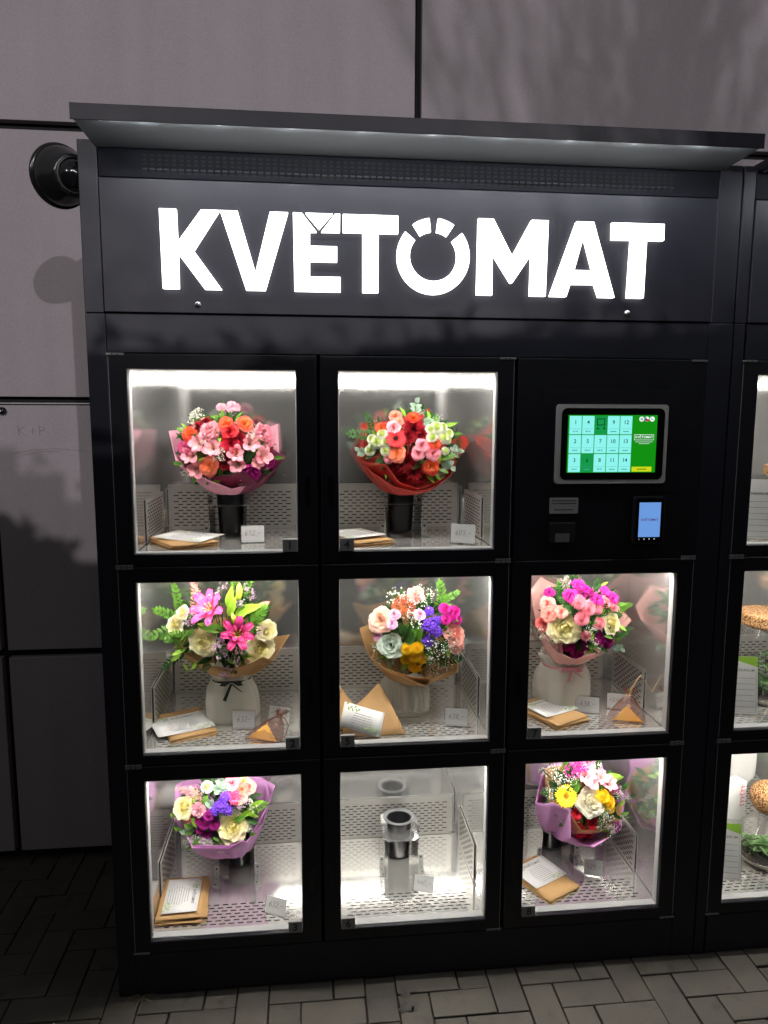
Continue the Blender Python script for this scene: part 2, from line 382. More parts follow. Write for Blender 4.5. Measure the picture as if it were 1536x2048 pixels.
   ('leaf', 'dgreen', 0.5406, 0.1877, 1.2835, -0.43, -0.88, 0.21, 0.0175, 200),
   ('leaf', 'dgreen', 0.5606, 0.1754, 1.2736, -0.33, -0.93, 0.16, 0.0192, 220),
   ('leaf', 'dgreen', 0.577, 0.1656, 1.2949, -0.24, -0.94, 0.24, 0.0173, 180),
  ]),
 2: dict(centre=(0.1556, 0.22, 0.8269), radius=(0.169, 0.12, 0.141),
  wraps=[('kraft', (0.1772, 0.225, 0.7175), 0.026, [(0.037, 0.21, 0.796), (0.095, 0.15, 0.784), (0.125, 0.125, 0.775), (0.153, 0.12, 0.773), (0.197, 0.115, 0.767), (0.242, 0.105, 0.784), (0.269, 0.105, 0.799), (0.291, 0.13, 0.778), (0.302, 0.17, 0.787), (0.331, 0.22, 0.818), (0.296, 0.26, 0.801), (0.197, 0.31, 0.845), (0.086, 0.31, 0.84), (0.044, 0.27, 0.8)])],
  stems=[
   ('garden', 'cream', 0.1246, 0.1068, 0.8398, -0.16, -0.96, 0.24, 0.0365),
   ('garden', 'cream', 0.2609, 0.131, 0.8084, 0.37, -0.91, 0.18, 0.0374),
   ('garden', 'cream', 0.2787, 0.1347, 0.855, 0.41, -0.83, 0.37, 0.0284),
   ('garden', 'cream', 0.0542, 0.1379, 0.876, -0.41, -0.8, 0.44, 0.0246),
   ('garden', 'cream', 0.0734, 0.135, 0.9062, -0.33, -0.78, 0.54, 0.0187),
   ('lily', 'pinklily', 0.151, 0.1116, 0.9159, -0.07, -0.85, 0.52, 0.0455),
   ('lily', 'darklily', 0.2068, 0.1036, 0.8524, 0.13, -0.95, 0.29, 0.0399),
   ('lilybud', 'yg', 0.2097, 0.1483, 0.9522, 0.14, -0.67, 0.72, 0.0241, 85),
   ('lilybud', 'pinkbud', 0.2638, 0.1446, 0.9148, 0.34, -0.72, 0.6, 0.0259, 30),
   ('lilybud', 'yg', 0.1992, 0.1061, 0.8954, 0.09, -0.89, 0.44, 0.0169, 100),
   ('leaf', 'lime', 0.2001, 0.1063, 0.864, 0.1, -0.94, 0.33, 0.0322, 275),
   ('astilbe', 'salmon', 0.1087, 0.145, 0.9412, -0.2, -0.72, 0.67, 0.0445, 100),
   ('lilac', 'lil', 0.1802, 0.0951, 0.8192, 0.04, -0.99, 0.15, 0.032),
   ('lilac', 'lil', 0.0913, 0.1086, 0.894, -0.28, -0.85, 0.45, 0.0208),
   ('lilac', 'lil', 0.1685, 0.1417, 0.9653, 0.0, -0.64, 0.77, 0.0144),
   ('lilac', 'lil', 0.2306, 0.1431, 0.9513, 0.21, -0.65, 0.73, 0.0189),
   ('lilac', 'lil', 0.2649, 0.1128, 0.8637, 0.34, -0.86, 0.37, 0.0136),
   ('lilac', 'lil', 0.1541, 0.1195, 0.9484, -0.06, -0.75, 0.66, 0.0142),
   ('lilac', 'lil', 0.1766, 0.1162, 0.7698, 0.04, -1.0, -0.03, 0.0205),
   ('lilac', 'lil', 0.2023, 0.1031, 0.8018, 0.13, -0.99, 0.1, 0.0187),
   ('lilac', 'lil', 0.1051, 0.1083, 0.911, -0.22, -0.83, 0.51, 0.0134),
   ('lilac', 'lil', 0.2142, 0.1146, 0.9344, 0.14, -0.78, 0.61, 0.0122),
   ('sprig', 'green', 0.0549, 0.1719, 0.9267, -0.39, -0.61, 0.69, 0.0381, 95),
   ('sprig', 'green', 0.039, 0.1599, 0.8913, -0.47, -0.7, 0.54, 0.038, 150),
   ('sprig', 'green', 0.0228, 0.1653, 0.8473, -0.57, -0.73, 0.39, 0.0416, 190),
   ('sprig', 'green', 0.0618, 0.1351, 0.8379, -0.4, -0.87, 0.28, 0.0308, 170),
   ('sprig', 'dgreen', 0.0489, 0.1589, 0.784, -0.51, -0.86, 0.1, 0.0348, 215),
   ('sprig', 'green', 0.246, 0.1223, 0.8825, 0.26, -0.86, 0.43, 0.0411, 50),
   ('sprig', 'green', 0.2231, 0.1709, 0.9553, 0.2, -0.58, 0.79, 0.0314, 60),
   ('sprig', 'green', 0.1956, 0.173, 0.9643, 0.11, -0.57, 0.82, 0.0279, 100),
   ('sprig', 'green', 0.0808, 0.1242, 0.8513, -0.31, -0.9, 0.31, 0.0306, 160),
   ('sprig', 'green', 0.2524, 0.132, 0.9008, 0.29, -0.81, 0.52, 0.0309, 40),
   ('leaf', 'lime', 0.1891, 0.1332, 0.9407, 0.07, -0.76, 0.64, 0.029, 80),
   ('leaf', 'lime', 0.195, 0.1201, 0.9212, 0.08, -0.83, 0.55, 0.0272, 70),
   ('leaf', 'lime', 0.2327, 0.1275, 0.9131, 0.21, -0.81, 0.55, 0.0342, 20),
   ('leaf', 'green', 0.1506, 0.1053, 0.8726, -0.07, -0.93, 0.35, 0.0304, 170),
   ('leaf', 'lime', 0.2167, 0.1167, 0.9024, 0.15, -0.86, 0.48, 0.0272, 40),
   ('leaf', 'green', 0.1771, 0.1043, 0.8687, 0.02, -0.94, 0.34, 0.0203, 150),
   ('leaf', 'dgreen', 0.2069, 0.122, 0.7916, 0.16, -0.98, 0.09, 0.0206, 270),
   ('leaf', 'dgreen', 0.1253, 0.1256, 0.7859, -0.16, -0.99, 0.06, 0.0206, 200),
  ]),
 5: dict(centre=(0.6665, 0.22, 0.8127), radius=(0.148, 0.12, 0.141),
  wraps=[('kraft', (0.6553, 0.225, 0.6791), 0.026, [(0.514, 0.25, 0.821), (0.519, 0.21, 0.797), (0.535, 0.16, 0.768), (0.57, 0.115, 0.755), (0.631, 0.095, 0.739), (0.685, 0.1, 0.731), (0.72, 0.12, 0.736), (0.762, 0.15, 0.727), (0.771, 0.19, 0.735), (0.766, 0.22, 0.744), (0.769, 0.3, 0.793), (0.654, 0.32, 0.851), (0.554, 0.3, 0.819)]), ('kraft', (0.6572, 0.225, 0.6791), 0.022, [(0.538, 0.15, 0.775), (0.569, 0.105, 0.754), (0.623, 0.09, 0.736), (0.667, 0.095, 0.715), (0.68, 0.11, 0.719), (0.716, 0.22, 0.742), (0.649, 0.28, 0.783), (0.568, 0.24, 0.794)])],
  stems=[
   ('rose', 'peachc', 0.5604, 0.1339, 0.8746, -0.37, -0.8, 0.47, 0.0351),
   ('rose', 'mauve', 0.5928, 0.1187, 0.8924, -0.22, -0.84, 0.5, 0.0153),
   ('rose', 'mauve', 0.5855, 0.1156, 0.8702, -0.25, -0.88, 0.41, 0.0146),
   ('rose', 'mauve', 0.5509, 0.1376, 0.8331, -0.44, -0.84, 0.33, 0.0134),
   ('rose', 'mauve', 0.6543, 0.1071, 0.8934, 0.02, -0.88, 0.48, 0.016),
   ('garden', 'peachp', 0.75, 0.1315, 0.8338, 0.4, -0.85, 0.34, 0.0337),
   ('carnation', 'peachp', 0.7554, 0.1381, 0.8058, 0.44, -0.86, 0.24, 0.025),
   ('pincushion', 'orange', 0.6155, 0.1248, 0.9188, -0.13, -0.79, 0.6, 0.0286),
   ('carnation', 'peachp', 0.6497, 0.1389, 0.9396, -0.01, -0.72, 0.7, 0.0246),
   ('gyp', 'white', 0.5964, 0.1366, 0.9359, -0.22, -0.68, 0.7, 0.0245),
   ('gyp', 'white', 0.6564, 0.1365, 0.949, 0.01, -0.67, 0.74, 0.0158),
   ('gyp', 'white', 0.6841, 0.1315, 0.9407, 0.12, -0.7, 0.71, 0.0193),
   ('gyp', 'white', 0.6232, 0.0978, 0.8993, -0.09, -0.87, 0.49, 0.0189),
   ('gyp', 'white', 0.6615, 0.1107, 0.925, 0.04, -0.79, 0.61, 0.0208),
   ('gyp', 'white', 0.6398, 0.0916, 0.8847, -0.03, -0.9, 0.43, 0.0206),
   ('gyp', 'white', 0.6867, 0.0962, 0.8178, 0.16, -0.97, 0.21, 0.0208),
   ('gyp', 'white', 0.7176, 0.1094, 0.8017, 0.29, -0.94, 0.17, 0.0193),
   ('gyp', 'white', 0.6817, 0.1058, 0.7822, 0.14, -0.99, 0.08, 0.0228),
   ('gyp', 'white', 0.7183, 0.1292, 0.7546, 0.32, -0.95, -0.0, 0.0231),
   ('gyp', 'white', 0.6941, 0.1339, 0.7352, 0.21, -0.97, -0.1, 0.0196),
   ('gyp', 'white', 0.5456, 0.1371, 0.805, -0.51, -0.83, 0.22, 0.0159),
   ('gyp', 'white', 0.5526, 0.1547, 0.7621, -0.56, -0.82, 0.06, 0.0136),
   ('gyp', 'white', 0.7363, 0.1154, 0.8137, 0.36, -0.9, 0.23, 0.0194),
   ('gyp', 'white', 0.626, 0.1201, 0.9341, -0.09, -0.75, 0.65, 0.0174),
   ('gyp', 'white', 0.7312, 0.1098, 0.8446, 0.33, -0.88, 0.34, 0.014),
   ('purple', 'violet', 0.678, 0.1131, 0.9008, 0.1, -0.85, 0.52, 0.0146),
   ('purple', 'violet', 0.6804, 0.1041, 0.8657, 0.12, -0.92, 0.38, 0.0243),
   ('purple', 'violet', 0.697, 0.1071, 0.85, 0.18, -0.92, 0.34, 0.0174),
   ('purple', 'violet', 0.6737, 0.1034, 0.8266, 0.1, -0.97, 0.24, 0.0174),
   ('purple', 'violet', 0.6972, 0.1107, 0.8777, 0.18, -0.88, 0.44, 0.014),
   ('santini', 'magenta', 0.7219, 0.131, 0.9021, 0.26, -0.78, 0.57, 0.0141),
   ('santini', 'magenta', 0.7499, 0.1446, 0.8904, 0.37, -0.73, 0.57, 0.015),
   ('santini', 'magenta', 0.7426, 0.1343, 0.8806, 0.35, -0.79, 0.51, 0.0142),
   ('santini', 'magenta', 0.7229, 0.1209, 0.8759, 0.27, -0.85, 0.46, 0.0126),
   ('santini', 'magenta', 0.7568, 0.1413, 0.8692, 0.41, -0.77, 0.49, 0.0118),
   ('santini', 'magenta', 0.7352, 0.134, 0.8918, 0.31, -0.78, 0.54, 0.012),
   ('santini', 'yellow', 0.6235, 0.1079, 0.8068, -0.11, -0.98, 0.17, 0.0153),
   ('santini', 'yellow', 0.6494, 0.1047, 0.8107, 0.0, -0.98, 0.18, 0.0146),
   ('santini', 'yellow', 0.6436, 0.1116, 0.788, -0.03, -0.99, 0.1, 0.0175),
   ('santini', 'yellow', 0.6216, 0.1183, 0.778, -0.13, -0.99, 0.07, 0.0141),
   ('santini', 'yellow', 0.6626, 0.1148, 0.7797, 0.05, -1.0, 0.08, 0.0148),
   ('santini', 'yellow', 0.6477, 0.1258, 0.7562, -0.02, -1.0, -0.01, 0.0184),
   ('kale', 'kale', 0.5827, 0.1192, 0.8134, -0.29, -0.93, 0.21, 0.0392),
   ('leaf', 'kale2', 0.5817, 0.1414, 0.7676, -0.35, -0.94, 0.06, 0.0266, 280),
   ('sprig', 'green', 0.7146, 0.1518, 0.9277, 0.22, -0.69, 0.69, 0.0391, 95),
   ('sprig', 'green', 0.7348, 0.1627, 0.9226, 0.3, -0.64, 0.71, 0.0287, 30),
   ('leaf', 'green', 0.6508, 0.1041, 0.845, 0.01, -0.95, 0.3, 0.0295, 80),
   ('leaf', 'dgreen', 0.6247, 0.1059, 0.8488, -0.09, -0.94, 0.32, 0.026, 70),
   ('leaf', 'dgreen', 0.611, 0.1088, 0.8554, -0.15, -0.93, 0.35, 0.0208, 110),
   ('sprig', 'dgreen', 0.7093, 0.122, 0.7941, 0.24, -0.96, 0.15, 0.0318, 60),
   ('sprig', 'dgreen', 0.7359, 0.1462, 0.7592, 0.38, -0.92, 0.05, 0.0323, 10),
   ('leaf', 'dgreen', 0.6319, 0.106, 0.8306, -0.07, -0.96, 0.25, 0.0209, 50),
   ('leaf', 'dgreen', 0.6718, 0.1116, 0.8023, 0.09, -0.98, 0.16, 0.021, 120),
  ]),
 7: dict(centre=(1.106, 0.22, 0.8425), radius=(0.141, 0.12, 0.134),
  wraps=[('rosepaper', (1.0788, 0.235, 0.7202), 0.026, [(0.98, 0.25, 0.915), (0.976, 0.21, 0.874), (0.973, 0.17, 0.849), (0.986, 0.13, 0.818), (1.005, 0.105, 0.789), (1.051, 0.095, 0.77), (1.106, 0.11, 0.78), (1.165, 0.15, 0.78), (1.255, 0.22, 0.832), (1.244, 0.28, 0.855), (1.192, 0.3, 0.91), (1.146, 0.32, 0.895), (1.087, 0.32, 0.904), (1.023, 0.3, 0.939)])],
  stems=[
   ('garden', 'cream', 1.0278, 0.107, 0.8487, -0.14, -0.97, 0.22, 0.0447),
   ('garden', 'cream', 1.1625, 0.1301, 0.8523, 0.39, -0.87, 0.29, 0.0311),
   ('carnation', 'magenta', 0.995, 0.1424, 0.9343, -0.31, -0.73, 0.61, 0.0154),
   ('carnation', 'magenta', 1.0399, 0.1153, 0.9331, -0.09, -0.84, 0.54, 0.0196),
   ('carnation', 'magenta', 1.0677, 0.1309, 0.9558, 0.0, -0.75, 0.66, 0.0184),
   ('carnation', 'purple', 1.0847, 0.1238, 0.9457, 0.07, -0.79, 0.61, 0.015),
   ('carnation', 'magenta', 1.1132, 0.1173, 0.9198, 0.19, -0.84, 0.51, 0.0187),
   ('carnation', 'magenta', 1.1437, 0.1413, 0.9366, 0.28, -0.73, 0.63, 0.0155),
   ('carnation', 'magenta', 1.1656, 0.1444, 0.9177, 0.37, -0.73, 0.57, 0.0201),
   ('carnation', 'purple', 1.1251, 0.122, 0.8149, 0.25, -0.96, 0.11, 0.02),
   ('carnation', 'purple', 1.1596, 0.1425, 0.7967, 0.4, -0.91, 0.07, 0.0195),
   ('carnation', 'purple', 1.0894, 0.1205, 0.8005, 0.09, -1.0, 0.04, 0.0158),
   ('carnation', 'purple', 1.0453, 0.1251, 0.7949, -0.13, -0.99, 0.01, 0.0179),
   ('carnation', 'purple', 1.0735, 0.1363, 0.7725, -0.02, -1.0, -0.08, 0.0201),
   ('carnation', 'plum', 1.0731, 0.1156, 0.9358, 0.04, -0.83, 0.55, 0.0153),
   ('carnation', 'plum', 1.0962, 0.1208, 0.9374, 0.12, -0.81, 0.57, 0.0119),
   ('rose', 'salmon', 0.9866, 0.1305, 0.9078, -0.33, -0.81, 0.49, 0.0211),
   ('rose', 'salmon', 0.9883, 0.1223, 0.882, -0.32, -0.87, 0.37, 0.0211),
   ('rose', 'salmon', 1.0161, 0.1078, 0.8923, -0.18, -0.91, 0.38, 0.0176),
   ('rose', 'salmonr', 0.9789, 0.1335, 0.8527, -0.41, -0.87, 0.28, 0.0199),
   ('santini', 'rosepink', 1.0593, 0.1068, 0.9185, -0.0, -0.88, 0.48, 0.0182),
   ('santini', 'rosepink', 1.085, 0.1045, 0.9016, 0.1, -0.91, 0.41, 0.0189),
   ('santini', 'rosepink', 1.0687, 0.1003, 0.8757, 0.04, -0.95, 0.31, 0.0182),
   ('santini', 'rosepink', 1.1184, 0.1107, 0.8592, 0.22, -0.94, 0.27, 0.0157),
   ('santini', 'rosepink', 1.1113, 0.1102, 0.8973, 0.19, -0.89, 0.41, 0.0143),
   ('santini', 'rosepink', 1.0839, 0.1092, 0.8282, 0.08, -0.99, 0.14, 0.0136),
   ('santini', 'rosepink', 1.1375, 0.1234, 0.9079, 0.28, -0.83, 0.48, 0.0144),
   ('santini', 'rosepink', 1.1644, 0.1349, 0.8953, 0.38, -0.8, 0.47, 0.0124),
   ('gyp', 'white', 1.0319, 0.1301, 0.9627, -0.14, -0.7, 0.7, 0.0163),
   ('gyp', 'white', 0.982, 0.1245, 0.8306, -0.41, -0.89, 0.18, 0.0212),
   ('gyp', 'white', 0.9998, 0.1231, 0.8093, -0.34, -0.94, 0.08, 0.0198),
   ('gyp', 'white', 1.0104, 0.1135, 0.8156, -0.26, -0.96, 0.09, 0.0163),
   ('gyp', 'white', 1.0999, 0.1078, 0.8113, 0.16, -0.98, 0.07, 0.0177),
   ('gyp', 'white', 1.1164, 0.1202, 0.7926, 0.23, -0.97, 0.0, 0.0145),
   ('gyp', 'white', 0.97, 0.1321, 0.8427, -0.48, -0.84, 0.25, 0.0137),
   ('gyp', 'white', 1.0822, 0.0936, 0.8477, 0.1, -0.97, 0.2, 0.0135),
   ('gyp', 'white', 1.0975, 0.0966, 0.8464, 0.16, -0.97, 0.2, 0.0118),
   ('sprig', 'dgreen', 1.1828, 0.1519, 0.8129, 0.49, -0.86, 0.17, 0.0281, 10),
   ('euca', 'grey', 1.2078, 0.1913, 0.7666, 0.67, -0.74, 0.0, 0.0162, -20),
   ('leaf', 'lime', 1.1496, 0.1611, 0.9495, 0.28, -0.64, 0.71, 0.0105, 30),
   ('leaf', 'dgreen', 1.1459, 0.1272, 0.8359, 0.32, -0.92, 0.21, 0.0207, 60),
   ('leaf', 'dgreen', 1.05, 0.1055, 0.8938, -0.04, -0.92, 0.38, 0.0236, 100),
   ('leaf', 'dgreen', 1.0941, 0.1076, 0.8642, 0.12, -0.95, 0.28, 0.0204, 50),
   ('leaf', 'dgreen', 1.1052, 0.1145, 0.8337, 0.16, -0.97, 0.17, 0.0171, 20),
   ('sprig', 'dgreen', 1.0178, 0.1265, 0.9308, -0.19, -0.81, 0.55, 0.0306, 100),
   ('leaf', 'green', 1.0212, 0.1485, 0.9534, -0.21, -0.7, 0.68, 0.0137, 100),
   ('sprig', 'dgreen', 1.0306, 0.1109, 0.9067, -0.12, -0.89, 0.44, 0.0271, 130),
   ('leaf', 'dgreen', 1.0368, 0.1082, 0.9004, -0.09, -0.91, 0.41, 0.0203, 160),
   ('leaf', 'dgreen', 1.0804, 0.1072, 0.8507, 0.07, -0.97, 0.23, 0.017, 140),
  ]),
 3: dict(centre=(0.1409, 0.23, 0.3331), radius=(0.146, 0.11, 0.121),
  wraps=[('lilacpaper', (0.1706, 0.295, 0.1837), 0.024, [(0.019, 0.26, 0.395), (0.019, 0.23, 0.355), (0.023, 0.2, 0.334), (0.067, 0.145, 0.314), (0.079, 0.125, 0.297), (0.12, 0.115, 0.301), (0.175, 0.11, 0.299), (0.192, 0.11, 0.311), (0.207, 0.115, 0.316), (0.217, 0.13, 0.301), (0.237, 0.19, 0.308), (0.264, 0.23, 0.342), (0.282, 0.28, 0.371), (0.237, 0.32, 0.377), (0.153, 0.33, 0.385), (0.077, 0.33, 0.373), (0.027, 0.3, 0.385)]), ('lilacpaper', (0.1706, 0.295, 0.1837), 0.022, [(0.025, 0.2, 0.33), (0.061, 0.15, 0.313), (0.077, 0.13, 0.3), (0.174, 0.115, 0.303), (0.217, 0.13, 0.304), (0.251, 0.2, 0.306), (0.27, 0.25, 0.342), (0.259, 0.29, 0.373), (0.23, 0.31, 0.376), (0.115, 0.33, 0.367), (0.021, 0.29, 0.373)])],
  stems=[
   ('garden', 'cream', 0.1822, 0.1302, 0.3438, 0.12, -0.96, 0.26, 0.0411),
   ('garden', 'cream', 0.0552, 0.1524, 0.3919, -0.39, -0.78, 0.5, 0.0307),
   ('garden', 'cream', 0.2092, 0.1617, 0.4513, 0.2, -0.64, 0.74, 0.0148),
   ('carnation', 'pinkw', 0.0961, 0.1307, 0.3947, -0.22, -0.87, 0.44, 0.02),
   ('carnation', 'hotpink', 0.1878, 0.129, 0.4275, 0.12, -0.82, 0.56, 0.0194),
   ('carnation', 'salmonr', 0.0665, 0.1455, 0.3692, -0.36, -0.85, 0.39, 0.0167),
   ('carnation', 'pinkw', 0.1928, 0.1286, 0.4219, 0.13, -0.83, 0.54, 0.0138),
   ('rose', 'rosepink', 0.1815, 0.1467, 0.4551, 0.1, -0.71, 0.7, 0.0202),
   ('rose', 'salmon', 0.2217, 0.1547, 0.4376, 0.25, -0.69, 0.68, 0.0211),
   ('rose', 'salmon', 0.2043, 0.1331, 0.4225, 0.18, -0.81, 0.56, 0.0187),
   ('rose', 'peach', 0.2055, 0.1421, 0.4378, 0.18, -0.75, 0.63, 0.0174),
   ('purple', 'violet', 0.1661, 0.1255, 0.4287, 0.04, -0.84, 0.55, 0.0165),
   ('purple', 'violet', 0.156, 0.1206, 0.4082, 0.0, -0.89, 0.46, 0.02),
   ('purple', 'violet', 0.1422, 0.1206, 0.3961, -0.05, -0.91, 0.42, 0.0151),
   ('purple', 'violet', 0.1726, 0.1209, 0.3943, 0.06, -0.91, 0.42, 0.0152),
   ('santini', 'purplem', 0.111, 0.1304, 0.3571, -0.17, -0.94, 0.3, 0.0145),
   ('santini', 'purplem', 0.1369, 0.1266, 0.3541, -0.07, -0.96, 0.28, 0.0132),
   ('santini', 'purplem', 0.114, 0.1391, 0.3267, -0.17, -0.96, 0.21, 0.0146),
   ('santini', 'purplem', 0.1007, 0.1385, 0.3379, -0.22, -0.94, 0.25, 0.0125),
   ('santini', 'purplem', 0.1245, 0.1235, 0.3826, -0.12, -0.92, 0.38, 0.0131),
   ('santini', 'purplem', 0.099, 0.1323, 0.364, -0.22, -0.92, 0.33, 0.0111),
   ('astilbe', 'palesalmon', 0.0696, 0.1594, 0.4299, -0.31, -0.7, 0.64, 0.0349, 160),
   ('astilbe', 'palesalmon', 0.0925, 0.1429, 0.4267, -0.22, -0.78, 0.58, 0.0312, 120),
   ('lilac', 'lil', 0.2105, 0.1186, 0.4119, 0.2, -0.85, 0.49, 0.0145),
   ('lilac', 'white', 0.2333, 0.129, 0.4011, 0.3, -0.81, 0.5, 0.0153),
   ('lilac', 'lil', 0.1127, 0.125, 0.4465, -0.16, -0.78, 0.61, 0.0137),
   ('santini', 'whiteg', 0.1189, 0.1413, 0.4501, -0.13, -0.74, 0.66, 0.0145),
   ('euca', 'grey', 0.1542, 0.1453, 0.4535, 0.0, -0.74, 0.68, 0.0174, 90),
   ('euca', 'grey', 0.1447, 0.1372, 0.4436, -0.04, -0.78, 0.62, 0.0173, 40),
   ('euca', 'grey', 0.1282, 0.1273, 0.4096, -0.1, -0.87, 0.48, 0.0155, 120),
   ('euca', 'grey', 0.0701, 0.157, 0.3266, -0.37, -0.89, 0.26, 0.0193, 200),
   ('euca', 'grey', 0.1651, 0.1372, 0.4426, 0.04, -0.78, 0.62, 0.0139, 20),
   ('leaf', 'lime', 0.0873, 0.1422, 0.4181, -0.25, -0.8, 0.55, 0.0139, 60),
   ('leaf', 'lime', 0.2183, 0.1374, 0.3747, 0.25, -0.88, 0.41, 0.0192, 20),
   ('leaf', 'lime', 0.2417, 0.1521, 0.3912, 0.35, -0.78, 0.52, 0.0194, 30),
   ('leaf', 'dgreen', 0.2275, 0.1451, 0.351, 0.31, -0.88, 0.35, 0.0211, -30),
   ('leaf', 'lime', 0.2314, 0.1446, 0.3661, 0.32, -0.86, 0.41, 0.0158, -20),
   ('leaf', 'green', 0.198, 0.1319, 0.3642, 0.18, -0.92, 0.35, 0.0209, 30),
   ('leaf', 'green', 0.1142, 0.1325, 0.4203, -0.15, -0.84, 0.53, 0.0155, 60),
   ('leaf', 'dgreen', 0.1368, 0.1447, 0.3114, -0.06, -0.99, 0.16, 0.021, 250),
   ('sprig', 'green', 0.2416, 0.1507, 0.3808, 0.35, -0.8, 0.48, 0.0282, 30),
   ('leaf', 'dgreen', 0.0858, 0.1619, 0.3001, -0.31, -0.94, 0.15, 0.0177, 230),
   ('sprig', 'green', 0.0466, 0.1619, 0.3663, -0.44, -0.79, 0.43, 0.021, 170),
  ]),
 8: dict(centre=(1.1446, 0.23, 0.3098), radius=(0.147, 0.11, 0.136),
  wraps=[('lilacpaper', (1.0817, 0.3, 0.1927), 0.026, [(1.038, 0.28, 0.366), (1.011, 0.23, 0.34), (0.996, 0.2, 0.327), (1.007, 0.16, 0.345), (1.018, 0.13, 0.365), (1.061, 0.11, 0.356), (1.057, 0.09, 0.289), (1.092, 0.09, 0.267), (1.123, 0.095, 0.253), (1.154, 0.105, 0.263), (1.197, 0.15, 0.246), (1.239, 0.185, 0.245), (1.269, 0.23, 0.315), (1.256, 0.26, 0.327), (1.228, 0.29, 0.36), (1.224, 0.31, 0.387), (1.113, 0.32, 0.381), (1.064, 0.3, 0.379)]), ('kraft', (1.0893, 0.3, 0.2004), 0.022, [(1.043, 0.25, 0.367), (1.032, 0.15, 0.357), (1.063, 0.115, 0.342), (1.09, 0.105, 0.298), (1.149, 0.11, 0.288), (1.23, 0.18, 0.264), (1.262, 0.23, 0.3), (1.262, 0.25, 0.32), (1.218, 0.285, 0.359), (1.112, 0.315, 0.373), (1.049, 0.29, 0.377)])],
  stems=[
   ('gerbera', 'yellow', 1.0544, 0.1265, 0.3829, -0.17, -0.87, 0.46, 0.0318),
   ('garden', 'ivory', 1.1237, 0.1216, 0.3642, 0.08, -0.91, 0.4, 0.0423),
   ('santini', 'yellow', 1.1565, 0.1284, 0.3772, 0.19, -0.87, 0.46, 0.0188),
   ('santini', 'yellow', 1.1761, 0.1341, 0.3562, 0.26, -0.87, 0.42, 0.0189),
   ('santini', 'yellow', 1.1844, 0.1384, 0.3346, 0.29, -0.88, 0.36, 0.0133),
   ('rose', 'crimson', 1.0863, 0.126, 0.3297, -0.07, -0.95, 0.29, 0.0167),
   ('rose', 'crimson', 1.0886, 0.1354, 0.2979, -0.08, -0.98, 0.2, 0.0168),
   ('rose', 'crimson', 1.1073, 0.1478, 0.2657, -0.03, -0.99, 0.11, 0.0194),
   ('rose', 'crimson', 1.1341, 0.1358, 0.2958, 0.11, -0.97, 0.21, 0.0189),
   ('rose', 'crimson', 1.1364, 0.1537, 0.2539, 0.09, -0.99, 0.08, 0.0156),
   ('gyp', 'white', 1.0306, 0.1433, 0.4346, -0.26, -0.69, 0.67, 0.026),
   ('gyp', 'white', 1.0427, 0.1262, 0.4247, -0.2, -0.78, 0.59, 0.0213),
   ('gyp', 'white', 1.0134, 0.1358, 0.3954, -0.34, -0.77, 0.54, 0.0156),
   ('gyp', 'white', 1.1421, 0.1408, 0.4507, 0.13, -0.68, 0.72, 0.0181),
   ('gyp', 'white', 1.0158, 0.2055, 0.4182, -0.44, -0.35, 0.83, 0.015),
   ('gyp', 'white', 1.1683, 0.1283, 0.3133, 0.26, -0.93, 0.27, 0.0252),
   ('gyp', 'white', 1.1849, 0.1495, 0.2658, 0.34, -0.93, 0.15, 0.0234),
   ('gyp', 'white', 1.1593, 0.1217, 0.3326, 0.23, -0.92, 0.31, 0.0174),
   ('gyp', 'white', 1.2017, 0.1365, 0.374, 0.36, -0.79, 0.5, 0.0158),
   ('gyp', 'white', 1.0152, 0.1317, 0.3754, -0.34, -0.82, 0.46, 0.0104),
   ('gyp', 'white', 1.1447, 0.1408, 0.2659, 0.16, -0.98, 0.11, 0.012),
   ('gyp', 'white', 1.1518, 0.1301, 0.2945, 0.2, -0.96, 0.2, 0.0147),
   ('gyp', 'white', 1.069, 0.1213, 0.4333, -0.1, -0.79, 0.61, 0.0137),
   ('gyp', 'white', 1.0313, 0.1673, 0.4445, -0.3, -0.56, 0.77, 0.0175),
   ('statice', 'magenta', 1.0739, 0.1451, 0.4426, -0.11, -0.72, 0.68, 0.023),
   ('statice', 'magenta', 1.106, 0.1548, 0.4546, -0.01, -0.66, 0.75, 0.0231),
   ('statice', 'magenta', 1.0928, 0.1483, 0.4493, -0.05, -0.7, 0.71, 0.0174),
   ('statice', 'purplem', 1.1962, 0.1462, 0.3877, 0.31, -0.77, 0.56, 0.0155),
   ('statice', 'purplem', 1.2126, 0.1666, 0.2653, 0.43, -0.88, 0.2, 0.0179),
   ('alstro', 'palepink', 1.1102, 0.1358, 0.4346, 0.02, -0.77, 0.64, 0.0278),
   ('alstro', 'palepink', 1.1229, 0.1302, 0.4204, 0.07, -0.81, 0.59, 0.0229),
   ('alstro', 'palepink', 1.1581, 0.1417, 0.4236, 0.18, -0.75, 0.64, 0.0203),
   ('alstro', 'palepink', 1.1794, 0.1429, 0.4052, 0.25, -0.77, 0.59, 0.0217),
   ('alstro', 'palepink', 1.1246, 0.1462, 0.4452, 0.06, -0.71, 0.7, 0.0195),
   ('leaf', 'lime', 1.1985, 0.1628, 0.4143, 0.29, -0.68, 0.68, 0.0212, 10),
   ('leaf', 'green', 1.0835, 0.1282, 0.4032, -0.06, -0.85, 0.52, 0.0208, 70),
   ('leaf', 'green', 1.1525, 0.134, 0.3965, 0.17, -0.83, 0.53, 0.0209, 110),
   ('leaf', 'green', 1.0776, 0.1328, 0.4158, -0.08, -0.82, 0.57, 0.0156, 50),
   ('leaf', 'dgreen', 1.1248, 0.1621, 0.2425, 0.02, -1.0, 0.05, 0.0196, 260),
   ('leaf', 'dgreen', 1.0665, 0.1302, 0.3994, -0.12, -0.85, 0.51, 0.019, 200),
